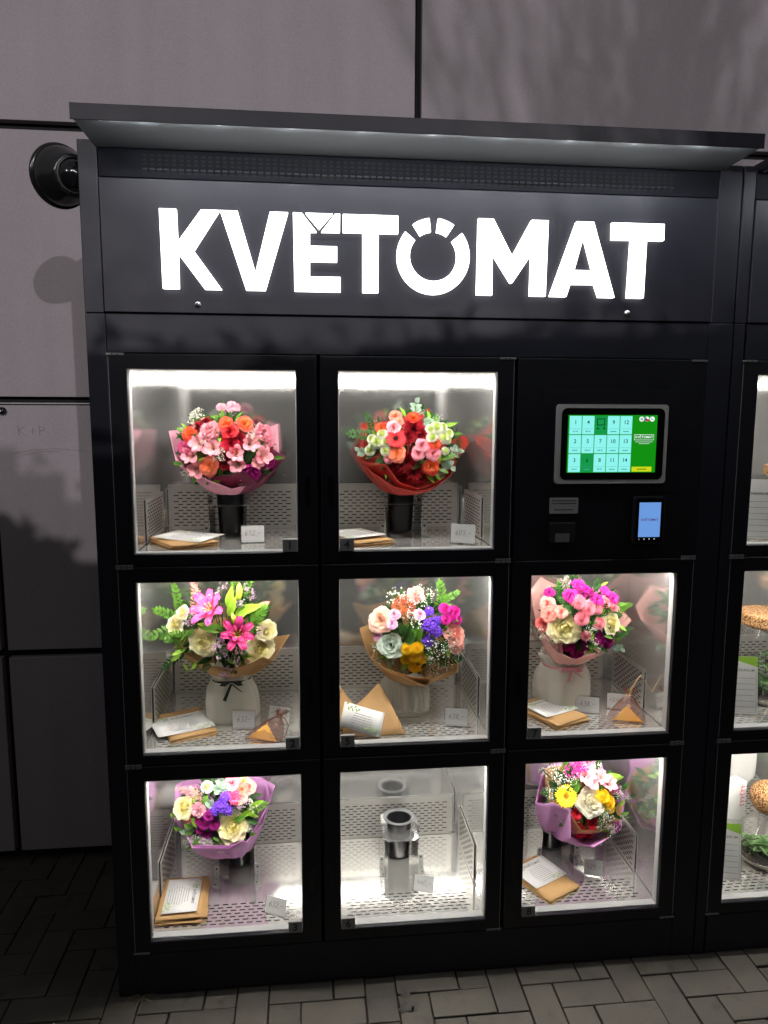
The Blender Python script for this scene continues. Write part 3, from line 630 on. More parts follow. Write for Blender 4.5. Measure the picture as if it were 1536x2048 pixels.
   ('sprig', 'green', 1.0633, 0.1659, 0.4473, -0.17, -0.64, 0.75, 0.0246, 100),
  ]),
}
LETTERS = {
 'K': [(0.0824, 1.8016), (0.1168, 1.8017), (0.1177, 1.7399), (0.1675, 1.8002), (0.2049, 1.8009), (0.1499, 1.7232), (0.206, 1.6447), (0.1707, 1.644), (0.1184, 1.7158), (0.1176, 1.6444), (0.0842, 1.6438)],
 'V': [(0.2059, 1.8009), (0.2419, 1.801), (0.2767, 1.682), (0.3091, 1.7995), (0.3466, 1.7996), (0.2969, 1.6445), (0.2565, 1.6436)],
 'E': [(0.3571, 1.7999), (0.3754, 1.8), (0.4061, 1.7679), (0.3924, 1.7675), (0.3921, 1.739), (0.4494, 1.739), (0.4492, 1.7076), (0.3918, 1.7073), (0.3915, 1.6758), (0.4565, 1.6762), (0.4564, 1.6456), (0.3582, 1.6441)],
 'E2': [(0.3833, 1.8002), (0.4402, 1.8009), (0.4115, 1.7737)],
 'E3': [(0.4455, 1.8005), (0.4561, 1.8009), (0.4554, 1.7688), (0.4162, 1.7682)],
 'T': [(0.4624, 1.8005), (0.58, 1.801), (0.5802, 1.7692), (0.5382, 1.769), (0.5379, 1.644), (0.5038, 1.6439), (0.5039, 1.7691), (0.4623, 1.769)],
 'M': [(0.7549, 1.8004), (0.788, 1.8004), (0.8316, 1.7288), (0.8731, 1.8007), (0.9107, 1.8008), (0.9091, 1.6455), (0.8739, 1.6453), (0.8741, 1.7325), (0.8331, 1.6722), (0.8292, 1.6722), (0.7874, 1.733), (0.7889, 1.6437), (0.7542, 1.6441)],
 'A': [(0.9744, 1.8016), (1.013, 1.8016), (1.0672, 1.6453), (1.0313, 1.6451), (1.0203, 1.673), (0.9646, 1.6723), (0.9565, 1.6453), (0.9188, 1.6456)],
 'Ah': [(0.9914, 1.7752), (1.0144, 1.7024), (0.9726, 1.7025)],
 'T2': [(1.0552, 1.8023), (1.1752, 1.8031), (1.1758, 1.7706), (1.1363, 1.7706), (1.1349, 1.6444), (1.0975, 1.6442), (1.1005, 1.7702), (1.0562, 1.7695)],
}
# ------------------------------------------------------------------ layout of the machine (metres, front face at y = 0, ground at z = 0)
PX = 0.4512                                   # column pitch
WX = [0.0, PX, 2 * PX]                        # window left edges
WZ = [1.077, 0.608, 0.140]                    # window bottom edges, top row first
WW, WH = 0.358, 0.4035
DX = [(-.0385, .4035), (.411, .8475), (.856, 1.300)]
DZ = [(1.0495, 1.512), (.5825, 1.047), (.110, .580)]
FLOOR = [z - .008 for z in WZ]
CELL = {1: (0, 0), 2: (0, 1), 3: (0, 2), 4: (1, 0), 5: (1, 1), 6: (1, 2), 7: (2, 1), 8: (2, 2)}

# ------------------------------------------------------------------ ground and paving
sand = MB(); R_ = 60
sand.add([(-R_, -R_, -.012), (R_, -R_, -.012), (R_, R_, -.012), (-R_, R_, -.012)], [(0, 1, 2, 3)])
tag(sand.build('ground', mat('joint_sand', (.022, .020, .018), .95, noise=.3, nscale=80)), kind='structure')

def paving_material():
    m, N, L, p = new_mat('concrete_paver')
    g = N.new('ShaderNodeNewGeometry'); oi = N.new('ShaderNodeObjectInfo')
    n1 = N.new('ShaderNodeTexNoise'); n1.inputs['Scale'].default_value = 9; n1.inputs['Detail'].default_value = 8; n1.inputs['Roughness'].default_value = .65
    n2 = N.new('ShaderNodeTexNoise'); n2.inputs['Scale'].default_value = 260; n2.inputs['Detail'].default_value = 3
    n3 = N.new('ShaderNodeTexNoise'); n3.inputs['Scale'].default_value = 17; n3.inputs['Detail'].default_value = 3
    for n in (n1, n2, n3): L.new(g.outputs['Position'], n.inputs['Vector'])
    r = N.new('ShaderNodeValToRGB'); r.color_ramp.elements[0].color = (.030, .026, .020, 1); r.color_ramp.elements[1].color = (.056, .048, .037, 1)
    r.color_ramp.elements[0].position = .3; r.color_ramp.elements[1].position = .72
    L.new(n1.outputs['Fac'], r.inputs['Fac'])
    st = N.new('ShaderNodeMapRange'); st.inputs[1].default_value = .60; st.inputs[2].default_value = .72; st.inputs[3].default_value = 1; st.inputs[4].default_value = .45
    L.new(n3.outputs['Fac'], st.inputs[0])
    rv = N.new('ShaderNodeMapRange'); rv.inputs[3].default_value = .82; rv.inputs[4].default_value = 1.15; L.new(oi.outputs['Random'], rv.inputs[0])
    fine = N.new('ShaderNodeMapRange'); fine.inputs[3].default_value = .75; fine.inputs[4].default_value = 1.25; L.new(n2.outputs['Fac'], fine.inputs[0])
    a = N.new('ShaderNodeMath'); a.operation = 'MULTIPLY'; b = N.new('ShaderNodeMath'); b.operation = 'MULTIPLY'
    L.new(st.outputs[0], a.inputs[0]); L.new(rv.outputs[0], a.inputs[1]); L.new(a.outputs[0], b.inputs[0]); L.new(fine.outputs[0], b.inputs[1])
    hs = N.new('ShaderNodeHueSaturation'); L.new(r.outputs['Color'], hs.inputs['Color']); L.new(b.outputs[0], hs.inputs['Value'])
    L.new(hs.outputs['Color'], p.inputs['Base Color'])
    rr = N.new('ShaderNodeMapRange'); rr.inputs[3].default_value = .55; rr.inputs[4].default_value = .85; L.new(n1.outputs['Fac'], rr.inputs[0]); L.new(rr.outputs[0], p.inputs['Roughness'])
    bn = N.new('ShaderNodeBump'); bn.inputs['Strength'].default_value = .35; bn.inputs['Distance'].default_value = .0015
    L.new(n2.outputs['Fac'], bn.inputs['Height']); L.new(bn.outputs['Normal'], p.inputs['Normal'])
    return m
M_paver = paving_material()
pavement = thing('pavement', None, None, (0, 0, 0)); tag(pavement, kind='structure')
U = .0765; OX, OY = .889 - 12 * U, -.055 + 5 * U        # stone module and a corner of the herringbone
sh, sv = MB(), MB()
sh.box(-U + .0016, U - .0016, -U / 2 + .0016, U / 2 - .0016, -.03, 0, c=.0022)
sv.box(-U / 2 + .0016, U / 2 - .0016, -U + .0016, U - .0016, -.03, 0, c=.0022)
me_h, me_v = sh.mesh('paving_stone', M_paver), sv.mesh('paving_stone', M_paver)
far = MB()
def far_stone(cx, cy_, hx, hy):
    z = random.uniform(-.0015, .001); c = .002
    far.add([(cx - hx, cy_ - hy, z - .004), (cx + hx, cy_ - hy, z - .004), (cx + hx, cy_ + hy, z - .004), (cx - hx, cy_ + hy, z - .004),
             (cx - hx + c, cy_ - hy + c, z), (cx + hx - c, cy_ - hy + c, z), (cx + hx - c, cy_ + hy - c, z), (cx - hx + c, cy_ + hy - c, z)],
            [(4, 5, 6, 7), (0, 1, 5, 4), (1, 2, 6, 5), (2, 3, 7, 6), (3, 0, 4, 7)])
n_stone = 0
for r in range(-12, 60):                      # rows run towards the viewer
    for c in range(-70, 75):
        k = (c - r) % 4
        if k == 0: cx, cy_, hx, hy, me = OX + (c + 1) * U, OY - (r + .5) * U, U, U / 2, me_h
        elif k == 3: cx, cy_, hx, hy, me = OX + (c + .5) * U, OY - (r + 1) * U, U / 2, U, me_v
        else: continue
        if cy_ > .57 + .1: continue
        if cy_ > .10 and -.02 < cx < 2.6: continue                      # under the machines
        if -.62 < cx < 1.72 and -.36 < cy_ < .60 and n_stone < 298:
            o = inst('paving_stone', me, pavement, (cx + random.uniform(-.0008, .0008), cy_ + random.uniform(-.0008, .0008), random.uniform(-.0018, .0012)))
            o.rotation_euler = (random.uniform(-.006, .006), random.uniform(-.006, .006), random.uniform(-.004, .004)); n_stone += 1
        elif -4.2 < cx < 5: far_stone(cx, cy_, hx - .0016, hy - .0016)
tag(far.build('paving_stone', M_paver, pavement), kind='stuff')

def blob(name, cx, cy_, r, m, parent, seed, z=.0022):
    rnd = random.Random(seed); n = 26; ph = [rnd.uniform(0, 6.3) for _ in range(4)]
    b = MB(); V = [(cx, cy_, z)]
    for j in range(n):
        a = 2 * PI * j / n
        q = r * (1 + .25 * math.sin(2 * a + ph[0]) + .18 * math.sin(3 * a + ph[1]) + .12 * math.sin(5 * a + ph[2]) + .08 * math.sin(9 * a + ph[3]))
        V.append((cx + q * math.cos(a), cy_ + q * math.sin(a) * 1.1, z))
    b.add(V, [(0, j + 1, (j + 1) % n + 1) for j in range(n)])
    return b.build(name, m, parent)
M_wet = mat('wet_stain', (.026, .022, .018), .5, noise=.3, nscale=60)
for i, (x, y, r) in enumerate([(.598, -.052, .010), (.609, -.058, .006), (.594, -.082, .009), (.602, -.098, .012), (.618, -.103, .006), (.586, -.104, .005), (.575, -.09, .003), (.625, -.085, .003)]):
    blob('wet_stain', x, y, r, M_wet, pavement, i)

# dry grass caught at the corner of the machine
b = MB(); rnd = random.Random(3)
for i in range(16):
    a = rnd.uniform(0, 6.28); l = rnd.uniform(.012, .035); x, y = -.035 + rnd.gauss(0, .012), -.012 + rnd.gauss(0, .008)
    b.tube([(x, y, .003), (x + l * .5 * math.cos(a), y + l * .5 * math.sin(a), .006 + rnd.uniform(0, .004)), (x + l * math.cos(a), y + l * math.sin(a), .003)], .0006, 4)
tag(b.build('dry_grass', mat('straw', (.14, .11, .055), .8)), 'small tuft of dry grass on the paving at the machine corner', 'dry grass', kind='stuff')

# ------------------------------------------------------------------ panelled wall behind
def wall_material():
    m, N, L, p = new_mat('cladding_board')
    g = N.new('ShaderNodeNewGeometry')
    n1 = N.new('ShaderNodeTexNoise'); n1.inputs['Scale'].default_value = 3.5; n1.inputs['Detail'].default_value = 7; n1.inputs['Roughness'].default_value = .6
    n2 = N.new('ShaderNodeTexNoise'); n2.inputs['Scale'].default_value = 420; n2.inputs['Detail'].default_value = 2
    L.new(g.outputs['Position'], n1.inputs['Vector']); L.new(g.outputs['Position'], n2.inputs['Vector'])
    r = N.new('ShaderNodeValToRGB'); r.color_ramp.elements[0].color = (.287, .256, .272, 1); r.color_ramp.elements[1].color = (.338, .306, .325, 1)
    mp = N.new('ShaderNodeMapping'); mp.inputs['Scale'].default_value = (14, 14, .9); L.new(g.outputs['Position'], mp.inputs['Vector'])
    n3 = N.new('ShaderNodeTexNoise'); n3.inputs['Scale'].default_value = 1.0; n3.inputs['Detail'].default_value = 5; L.new(mp.outputs['Vector'], n3.inputs['Vector'])
    av = N.new('ShaderNodeMath'); av.operation = 'MULTIPLY_ADD'; av.inputs[1].default_value = .5; sc = N.new('ShaderNodeMath'); sc.operation = 'MULTIPLY'; sc.inputs[1].default_value = .5
    L.new(n3.outputs['Fac'], sc.inputs[0]); L.new(n1.outputs['Fac'], av.inputs[0]); L.new(sc.outputs[0], av.inputs[2]); L.new(av.outputs[0], r.inputs['Fac'])
    r.color_ramp.elements[0].position = .3; r.color_ramp.elements[1].position = .7
    mr = N.new('ShaderNodeMapRange'); mr.inputs[3].default_value = .72; mr.inputs[4].default_value = 1.28; L.new(n2.outputs['Fac'], mr.inputs[0])
    hs = N.new('ShaderNodeHueSaturation'); L.new(r.outputs['Color'], hs.inputs['Color']); L.new(mr.outputs[0], hs.inputs['Value'])
    L.new(hs.outputs['Color'], p.inputs['Base Color']); p.inputs['Roughness'].default_value = .6
    bn = N.new('ShaderNodeBump'); bn.inputs['Strength'].default_value = .12; bn.inputs['Distance'].default_value = .001
    L.new(n2.outputs['Fac'], bn.inputs['Height']); L.new(bn.outputs['Normal'], p.inputs['Normal'])
    return m
M_wall = wall_material()
wall = thing('cladding_wall', 'grey panelled wall with dark joints behind the flower machines', 'wall', (0, .58, 0))
MB().box(-5.5, 6.5, .03, .25, 0, 5.2).build('backing', M_dark, wall)
xs = [.707 + 1.237 * k for k in range(-5, 5)]; zs = [-.10, .669, 1.4216, 2.172, 2.925, 3.68, 4.43, 5.18]
for i in range(len(xs) - 1):
    for j in range(len(zs) - 1):
        z0 = max(.035, zs[j] + .012)
        MB().box(xs[i] + .010, xs[i + 1] - .010, 0, .028, z0, zs[j + 1] - .012, c=.0012).build('cladding_panel', M_wall, wall)
# faint pencil scrawl and scratches on one panel
b = MB(); pen = mat('pencil_mark', (.262, .238, .250), .8)
def scrawl(mb, pts, r=.0012): mb.tube(pts, r, 4, cap=False)
for s_ in ([(-.452, -.0008, 1.352), (-.450, -.0008, 1.322)], [(-.434, -.0008, 1.350), (-.450, -.0008, 1.338), (-.432, -.0008, 1.322)],
           [(-.420, -.0008, 1.336), (-.404, -.0008, 1.337)], [(-.412, -.0008, 1.345), (-.412, -.0008, 1.327)],
           [(-.394, -.0008, 1.350), (-.392, -.0008, 1.322)], [(-.394, -.0008, 1.350), (-.378, -.0008, 1.346), (-.380, -.0008, 1.338), (-.392, -.0008, 1.336)],
           [(-.47, -.0008, 1.270), (-.42, -.0008, 1.281), (-.35, -.0008, 1.285), (-.27, -.0008, 1.279)], [(-.45, -.0008, 1.266), (-.40, -.0008, 1.276), (-.34, -.0008, 1.277)]):
    scrawl(b, s_, .0009)
b.build('pencil_mark', pen, wall)
MB().box(-.50, -.10, -.001, .004, 1.4135, 1.4165).build('joint_trim', mat('joint_alu', (.30, .29, .29), .45, metal=.4), wall)
k = thing('wall_knob', 'small round black knob on the grey panel under the joint', 'knob', (-.4912, .58, 1.3926))
c = MB(); c.lathe([(0, .016), (.008, .016), (.0105, .013), (.0115, 0)], 24).xform(Matrix.Rotation(PI / 2, 4, 'X')); c.build('knob_cap', M_black, k, True)
c = MB(); c.lathe([(.0, .0178), (.003, .0178), (.0034, .016)], 16).xform(Matrix.Rotation(PI / 2, 4, 'X')); c.build('screw', M_screw, k)

# ------------------------------------------------------------------ parts shared by both machines
def window_ring(x0, x1, z0, z1, wx0, wx1, wz0, wz1, y0, y1, c=.0015):
    """A door leaf with its window opening, edges eased."""
    b = MB()
    def ring(xa, xb, za, zb, y): return [(xa, y, za), (xb, y, za), (xb, y, zb), (xa, y, zb)]
    rings = [ring(x0, x1, z0, z1, y1), ring(x0, x1, z0, z1, y0 + c), ring(x0 + c, x1 - c, z0 + c, z1 - c, y0),
             ring(wx0 - c, wx1 + c, wz0 - c, wz1 + c, y0), ring(wx0, wx1, wz0, wz1, y0 + c), ring(wx0, wx1, wz0, wz1, y1)]
    V = [p for r in rings for p in r]
    F = [(i * 4 + j, i * 4 + (j + 1) % 4, (i + 1) * 4 + (j + 1) % 4, (i + 1) * 4 + j) for i in range(5) for j in range(4)]
    F += [(20 + j, 20 + (j + 1) % 4, (j + 1) % 4, j) for j in range(4)]
    return b.add(V, F)

def slot_plate(b, x0, x1, z0, z1, sx0, sx1, rows, sl, pitch, hh, back=True):
    """Sheet in x-z (facing -y at y=0) pierced by staggered slots; a dark layer lies behind it."""
    zlist = sorted(rows); edges = [z0]
    quads = []
    zz = z0
    for i, rz in enumerate(zlist):
        quads.append((x0, x1, zz, rz - hh / 2))
        off = (pitch / 2 if i % 2 else 0.); x = x0; p = sx0 + off
        while p + sl <= sx1 + 1e-6:
            quads.append((x, p, rz - hh / 2, rz + hh / 2)); x = p + sl; p += pitch
        quads.append((x, x1, rz - hh / 2, rz + hh / 2)); zz = rz + hh / 2
    quads.append((x0, x1, zz, z1))
    for a, c_, d, e in quads:
        if c_ - a > 1e-6 and e - d > 1e-6: b.add([(a, 0, d), (c_, 0, d), (c_, 0, e), (a, 0, e)], [(0, 1, 2, 3)])
    e_ = .0016
    b.add([(x0, 0, z0), (x1, 0, z0), (x1, 0, z1), (x0, 0, z1), (x0, e_, z0), (x1, e_, z0), (x1, e_, z1), (x0, e_, z1)],
          [(0, 4, 5, 1), (1, 5, 6, 2), (2, 6, 7, 3), (3, 7, 4, 0)])
    if back: b.add([(x0 + .003, .0024, z0 + .003), (x1 - .003, .0024, z0 + .003), (x1 - .003, .0024, z1 - .003), (x0 + .003, .0024, z1 - .003)], [(0, 1, 2, 3)], 1)  # black sheet stands in for the shade inside the slots

def bolts(b, pts):
    for x, y, z in pts: b.ball((x, y, z), .003, 1, 2, sq=(1, .5, 1))

# one compartment, its left window edge at x=0 and its floor at z=0; copied for every cell
IX0, IX1, IYB, IH = -.008, .366, .388, .425
def make_compartment_meshes():
    out = {}
    b = MB(); x0, x1, y0, y1, h, t = IX0, IX1, .033, IYB, IH, .012
    V = [(x0, y0, 0), (x1, y0, 0), (x1, y1, 0), (x0, y1, 0), (x0, y0, h), (x1, y0, h), (x1, y1, h), (x0, y1, h)]
    b.add(V, [(0, 1, 2, 3), (4, 7, 6, 5), (0, 3, 7, 4), (1, 5, 6, 2), (3, 2, 6, 7)])
    W = [(x0 - t, y0, -t), (x1 + t, y0, -t), (x1 + t, y1 + t, -t), (x0 - t, y1 + t, -t), (x0 - t, y0, h + t), (x1 + t, y0, h + t), (x1 + t, y1 + t, h + t), (x0 - t, y1 + t, h + t)]
    b.add(W, [(0, 3, 2, 1), (4, 5, 6, 7), (0, 4, 7, 3), (1, 2, 6, 5), (3, 7, 6, 2)], 1)
    b.add(V[:2] + [V[5], V[4]] + W[:2] + [W[5], W[4]], [(4, 5, 1, 0), (5, 6, 2, 1), (6, 7, 3, 2), (7, 4, 0, 3)], 1)
    # vertical fold lines in the back sheet
    for x in (.047, .312): b.box(x - .0008, x + .0008, y1 - .0012, y1 - .0002, .135, h - .002)
    b.box(x0 + .0005, x1 - .0005, .0335, .0388, h - .0090, h - .0005, 1)  # added lip that holds the strip's light back from the ground outside
    out['steel_liner'] = b.mesh('steel_liner', [M_steel, M_dark])
    b = MB(); slot_plate(b, .003, .349, .003, .126, .017, .3365, [.0145 + .0082 * i for i in range(12)], .0132, .0224, .0026)
    bolts(b, [(.008, -.001, .009), (.344, -.001, .009), (.008, -.001, .120), (.344, -.001, .120)])
    b.xform(T((0, IYB - .004, 0))); out['back_plate'] = b.mesh('back_plate', [M_plate, M_dark, M_screw])
    for side in (0, 1):
        b = MB(); slot_plate(b, .150, .350, .006, .112, .163, .342, [.018 + .0082 * i for i in range(11)], .0132, .0224, .0034)
        bolts(b, [(.155, -.001, .011), (.345, -.001, .107)])
        if side == 0: Mx = Matrix(((0, -1, 0, IX0 + .004), (1, 0, 0, 0), (0, 0, 1, 0), (0, 0, 0, 1)))
        else: Mx = Matrix(((0, 1, 0, IX1 - .004), (1, 0, 0, 0), (0, 0, 1, 0), (0, 0, 0, 1)))
        b.xform(Mx); out['side_plate_%d' % side] = b.mesh('side_plate', [M_plate, M_dark, M_screw])
    b = MB(); slot_plate(b, IX0 + .003, IX1 - .003, .035, .382, .018, .338, [.053 + .0118 * i for i in range(7)], .0140, .0224, .0034)
    b.xform(Matrix(((1, 0, 0, 0), (0, 0, 1, 0), (0, -1, 0, .003), (0, 0, 0, 1)))); out['floor_plate'] = b.mesh('floor_plate', [M_floor, M_dark])
    b = MB(); b.box(-.006, .364, .040, .052, IH - .006, IH - .0006); out['light_strip'] = b.mesh('light_strip', E_led)
    return out
CM = make_compartment_meshes()

def bracket_mesh():
    """Bent sheet that carries a vase: plate with a hole, two side cheeks, two zinc feet."""
    b = MB(); hx, y0, y1, z = .048, .226, .366, .087; ch = .012; r = .0365; cy_ = .300; n = 32
    outer = [(-hx, y0 + ch), (-hx + ch, y0), (hx - ch, y0), (hx, y0 + ch), (hx, y1), (-hx, y1)]
    def edge_pt(a):
        d = (math.cos(a), math.sin(a)); best = 9
        for i in range(6):
            p, q_ = outer[i], outer[(i + 1) % 6]; ex, ey = q_[0] - p[0], q_[1] - p[1]
            den = d[0] * ey - d[1] * ex
            if abs(den) < 1e-9: continue
            px, py = p[0], p[1] - cy_
            tt = (px * ey - py * ex) / den; u = (px * d[1] - py * d[0]) / den
            if tt > 0 and -1e-6 <= u <= 1 + 1e-6: best = min(best, tt)
        return d[0] * best, cy_ + d[1] * best
    angs = sorted([2 * PI * j / n for j in range(n)] + [math.atan2(p[1] - cy_, p[0]) % (2 * PI) for p in outer]); n2 = len(angs)
    V = []
    for zz in (z, z - .0016):
        V += [(*edge_pt(a), zz) for a in angs]; V += [(r * math.cos(a), cy_ + r * math.sin(a), zz) for a in angs]
    F = []
    for j in range(n2):
        k_ = (j + 1) % n2
        F += [(j, k_, n2 + k_, n2 + j), (2 * n2 + k_, 2 * n2 + j, 3 * n2 + j, 3 * n2 + k_), (k_, j, 2 * n2 + j, 2 * n2 + k_), (n2 + j, n2 + k_, 3 * n2 + k_, 3 * n2 + j)]
    b.add(V, F)
    for s in (-1, 1):
        xa, xb = sorted((s * hx, s * (hx - .0016)))
        b.box(xa, xb, .240, .366, .004, z - .002)
        # angled steel side wing that flares up beside the vase
        xo = s * (hx + .0004)
        b.add([(s * hx, .240, z), (s * hx, .330, z), (s * (hx + .004), .330, z + .020), (s * (hx + .004), .252, z + .020)], [(0, 1, 2, 3)])
        # zinc angle at the foot
        xa, xb = sorted((s * (hx + .0002), s * (hx + .0135)))
        b.box(xa, xb, .238, .2396, .006, .036, 1); b.box(xa, xb, .198, .2376, .0042, .0058, 1)
        xm = (xa + xb) / 2
        b.disc((xm, .2378, .028), .0028, 10, 'y', 2); b.disc((xm, .2378, .014), .0016, 10, 'y', 2)
        for yy, rr in ((.226, .0017), (.214, .0012), (.204, .0026)): b.disc((xm, yy, .0062), rr, 10, 'z', 2)
    return b.mesh('vase_bracket', [M_steel, M_zinc, M_dark])
ME_bracket = bracket_mesh()

def compartment(root, x, z, bracket=False, bx=.178):
    o = inst('compartment', CM['steel_liner'], root, (x, 0, z))
    for nme, key in (('back_plate', 'back_plate'), ('side_plate', 'side_plate_0'), ('side_plate', 'side_plate_1'), ('floor_plate', 'floor_plate'), ('light_strip', 'light_strip')):
        inst(nme, CM[key], o)
    if bracket: inst('vase_bracket', ME_bracket, o, (bx, 0, 0))
    return o

M_numplate = mat('number_plate_grey', (.24, .24, .235), .5)
def door(root, dx, dz, wx, wz, number=None, side=1, handle=1, hinge=-1):
    x0, x1 = dx; z0, z1 = dz
    d = window_ring(x0, x1, z0, z1, wx, wx + WW, wz, wz + WH, 0, .012).build('door', M_door, root)
    window_ring(wx - .012, wx + WW + .012, wz - .012, wz + WH + .012, wx + .001, wx + WW - .001, wz + .001, wz + WH - .001, .0125, .0325, .0008).build('gasket', M_gasket, d)
    MB().box(wx + .0005, wx + WW - .0005, .0060, .0100, wz + .0005, wz + WH - .0005).build('pane', M_pane, d)
    if number is not None:
        px0 = wx + WW - .034 if side > 0 else wx + .001
        b = MB(); b.box(px0, px0 + .033, -.0040, .0055, wz + .001, wz + .030, c=.0012)
        b.merge(text_mb(number, .026, .02), T((px0 + .0165, -.0046, wz + .0152)), 1)
        b.build('number_plate', [M_numplate, M_pen], d)
    hx = x1 - .022 if handle > 0 else x0 + .022
    b = MB(); pts = []
    for j in range(24):
        a = 2 * PI * j / 24; pts.append((hx + .0055 * math.cos(a), z0 + .165 + .028 * (1 if math.sin(a) >= 0 else -1) + .0055 * math.sin(a)))
    b.prism(pts, -.0012, .0004); b.build('handle', M_black, d)
    for zz in (z0, z1):
        s = 1 if hinge > 0 else -1; xa = (x1 - .034) if hinge > 0 else x0 - .003
        zt = zz - .004 if zz == z1 else zz - .001
        b = MB(); b.box(xa, xa + .037, -.0018, .006, zt, zt + .0048, c=.0006)
        b.disc((xa + .013, -.0020, zt + .0024), .0016, 8, mi=1); b.disc((xa + .024, -.0020, zt + .0024), .0016, 8, mi=1)
        b.build('hinge', [mat('hinge_steel', (.22, .22, .22), .4, metal=.4), M_dark], d)
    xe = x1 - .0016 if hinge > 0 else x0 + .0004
    MB().box(xe, xe + .0012, -.0007, .0005, z0 + .008, z1 - .008).build('edge_highlight', mat('edge_highlight_tone', (.30, .30, .31), .4, metal=.4), d)  # pale strip painted as the light caught along the door edge
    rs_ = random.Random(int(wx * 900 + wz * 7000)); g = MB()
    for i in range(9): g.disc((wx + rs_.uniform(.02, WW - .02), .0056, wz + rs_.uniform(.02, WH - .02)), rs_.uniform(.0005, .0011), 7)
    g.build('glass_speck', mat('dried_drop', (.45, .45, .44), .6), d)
    return d

def cabinet(root, x0, x1, lw=.039):
    """Posts, lintel, plinth, back and top; x0..x1 is the width of the machine."""
    b = MB(); c = .0015
    b.box(x0, x0 + lw, 0, .50, 1.5955, 1.940, c=c); b.box(x0, x0 + lw + (.0015 if lw > .03 else -.003), 0, .50, .0, 1.5945, c=c)
    b.box(x1 - .054, x1, 0, .50, 1.5955, 1.940, c=c); b.box(x1 - .059, x1, 0, .50, .0, 1.5945, c=c)
    b.box(x0 + lw + .002, x1 - .0595, .0005, .46, 1.5135, 1.5945, c=c)
    b.box(x0 + lw + .002, x1 - .0595, .0005, .46, .004, .1085, c=c)
    b.box(x0 + lw + .001, x1 - .055, .012, .03, 1.5955, 1.9385, 1)
    b.box(x0 + .042, x1 - .0605, .470, .498, .01, 1.93, 1); b.box(x0 + lw + .001, x1 - .055, .031, .469, 1.928, 1.938)
    return b.build('cabinet', [M_paint, M_dark], root)

def canopy(root, x0, x1):
    b = MB(); b.box(x0, x1, -.1475, .030, 1.9285, 1.951, c=.0008); b.box(x0, x1, -.150, -.1477, 1.9220, 1.951, c=.0008)
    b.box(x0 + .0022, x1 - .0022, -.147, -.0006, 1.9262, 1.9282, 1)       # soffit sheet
    o = b.build('canopy', [M_paint, M_soffit_lit], root)
    w = x1 - x0
    MB().box(x0 + .04, x1 - .04, -.1474, -.1456, 1.9246, 1.9258).build('light_line', E_line_led, o)
    for i in range(9):
        cx = x0 + .13 + i * (w - .26) / 8
        MB().box(cx - .004, cx + .004, -.1472, -.1452, 1.9245, 1.9259).build('lamp', E_spot, o)
    return o

def vent(root, x0, x1, lo, hi):
    b = MB(); b.box(x0, x1, .002, .0115, 1.8695, 1.9255, c=.0012)
    o = b.build('vent_panel', M_mesh, root)
    g = MB(); n = int((hi - lo) / .0148)
    for i in range(n):
        x = lo + i * .0148
        g.add([(x, .0016, 1.8780), (x + .0085, .0016, 1.8780), (x + .0085, .0016, 1.8880), (x, .0016, 1.8880)], [(0, 1, 2, 3)], 1)
        # small hood over each slot
        g.add([(x - .001, .0018, 1.8892), (x + .0095, .0018, 1.8892), (x + .0095, -.0050, 1.8850), (x - .001, -.0050, 1.8850), (x - .001, -.0050, 1.8835), (x + .0095, -.0050, 1.8835)], [(0, 1, 2, 3), (3, 2, 5, 4)])
        for rr in range(3):
            zz = 1.8945 + rr * .0085
            g.add([(x, .0016, zz), (x + .0085, .0016, zz), (x + .0085, .0016, zz + .005), (x, .0016, zz + .005)], [(0, 1, 2, 3)], 1)
    g.build('vent_grille', [M_paint, M_dark], root)

# ------------------------------------------------------------------ the flower machine
mach = thing('flower_machine', 'black flower vending machine with lit white sign letters and eight glass doors', 'vending machine', (0, 0, 0), 'flower vending machines along the wall')
cabinet(mach, -.0800, 1.3600)
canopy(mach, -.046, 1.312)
vent(mach, -.0395, 1.3045, .050, 1.212)
MB().box(-.0395, 1.3045, -.0030, .0110, 1.5970, 1.8670, c=.0016).build('sign_panel', M_paint, mach)
def letter(polys, holes=(), name='letter'):
    b = MB()
    for p in polys: b.prism(p, -.0150, -.0036)
    return b.build(name, E_letter, mach)
def snap(p): return [(x, 1.8055 if z > 1.797 else (1.6455 if z < 1.652 else z)) for x, z in p]
letter([snap(LETTERS['K'])]); letter([snap(LETTERS['V'])]); letter([snap(LETTERS[k]) for k in ('E', 'E2', 'E3')]); letter([snap(LETTERS['T'])])
def arc(cx, cz, r0, r1, a0, a1, n):
    P = []
    for r, rng in ((r1, range(n + 1)), (r0, range(n, -1, -1))):
        for j in rng:
            a = math.radians(a0 + (a1 - a0) * j / n); P.append((cx + r * math.sin(a), cz + r * math.cos(a)))
    return P
b = MB()
for a0, a1, n in ((51, 309, 48), (7, 34, 6), (-34, -7, 6)):
    P = arc(.6573, 1.7238, .0515, .0795, a0, a1, n); m_ = n + 1
    V = [(x, -.0150, z) for x, z in P] + [(x, -.0036, z) for x, z in P]; k2 = len(P)
    F = [(j, k2 - 1 - j, k2 - 2 - j, j + 1) for j in range(n)] + [(j, (j + 1) % k2, (j + 1) % k2 + k2, j + k2) for j in range(k2)]
    b.add(V, F)
b.build('letter', E_letter, mach)
letter([snap(LETTERS['M'])])
Ao, Ah = snap(LETTERS['A']), LETTERS['Ah']     # A with its counter: split into pieces round the hole
(atl, atr, abr, ab2, ai2, ai1, ab1, abl) = Ao; (ht, hr, hl) = Ah
letter([[atl, ht, hl, ai1, ab1, abl], [atl, atr, ht], [atr, abr, ab2, ai2, hr, ht], [hl, hr, ai2, ai1]])
letter([snap(LETTERS['T2'])])
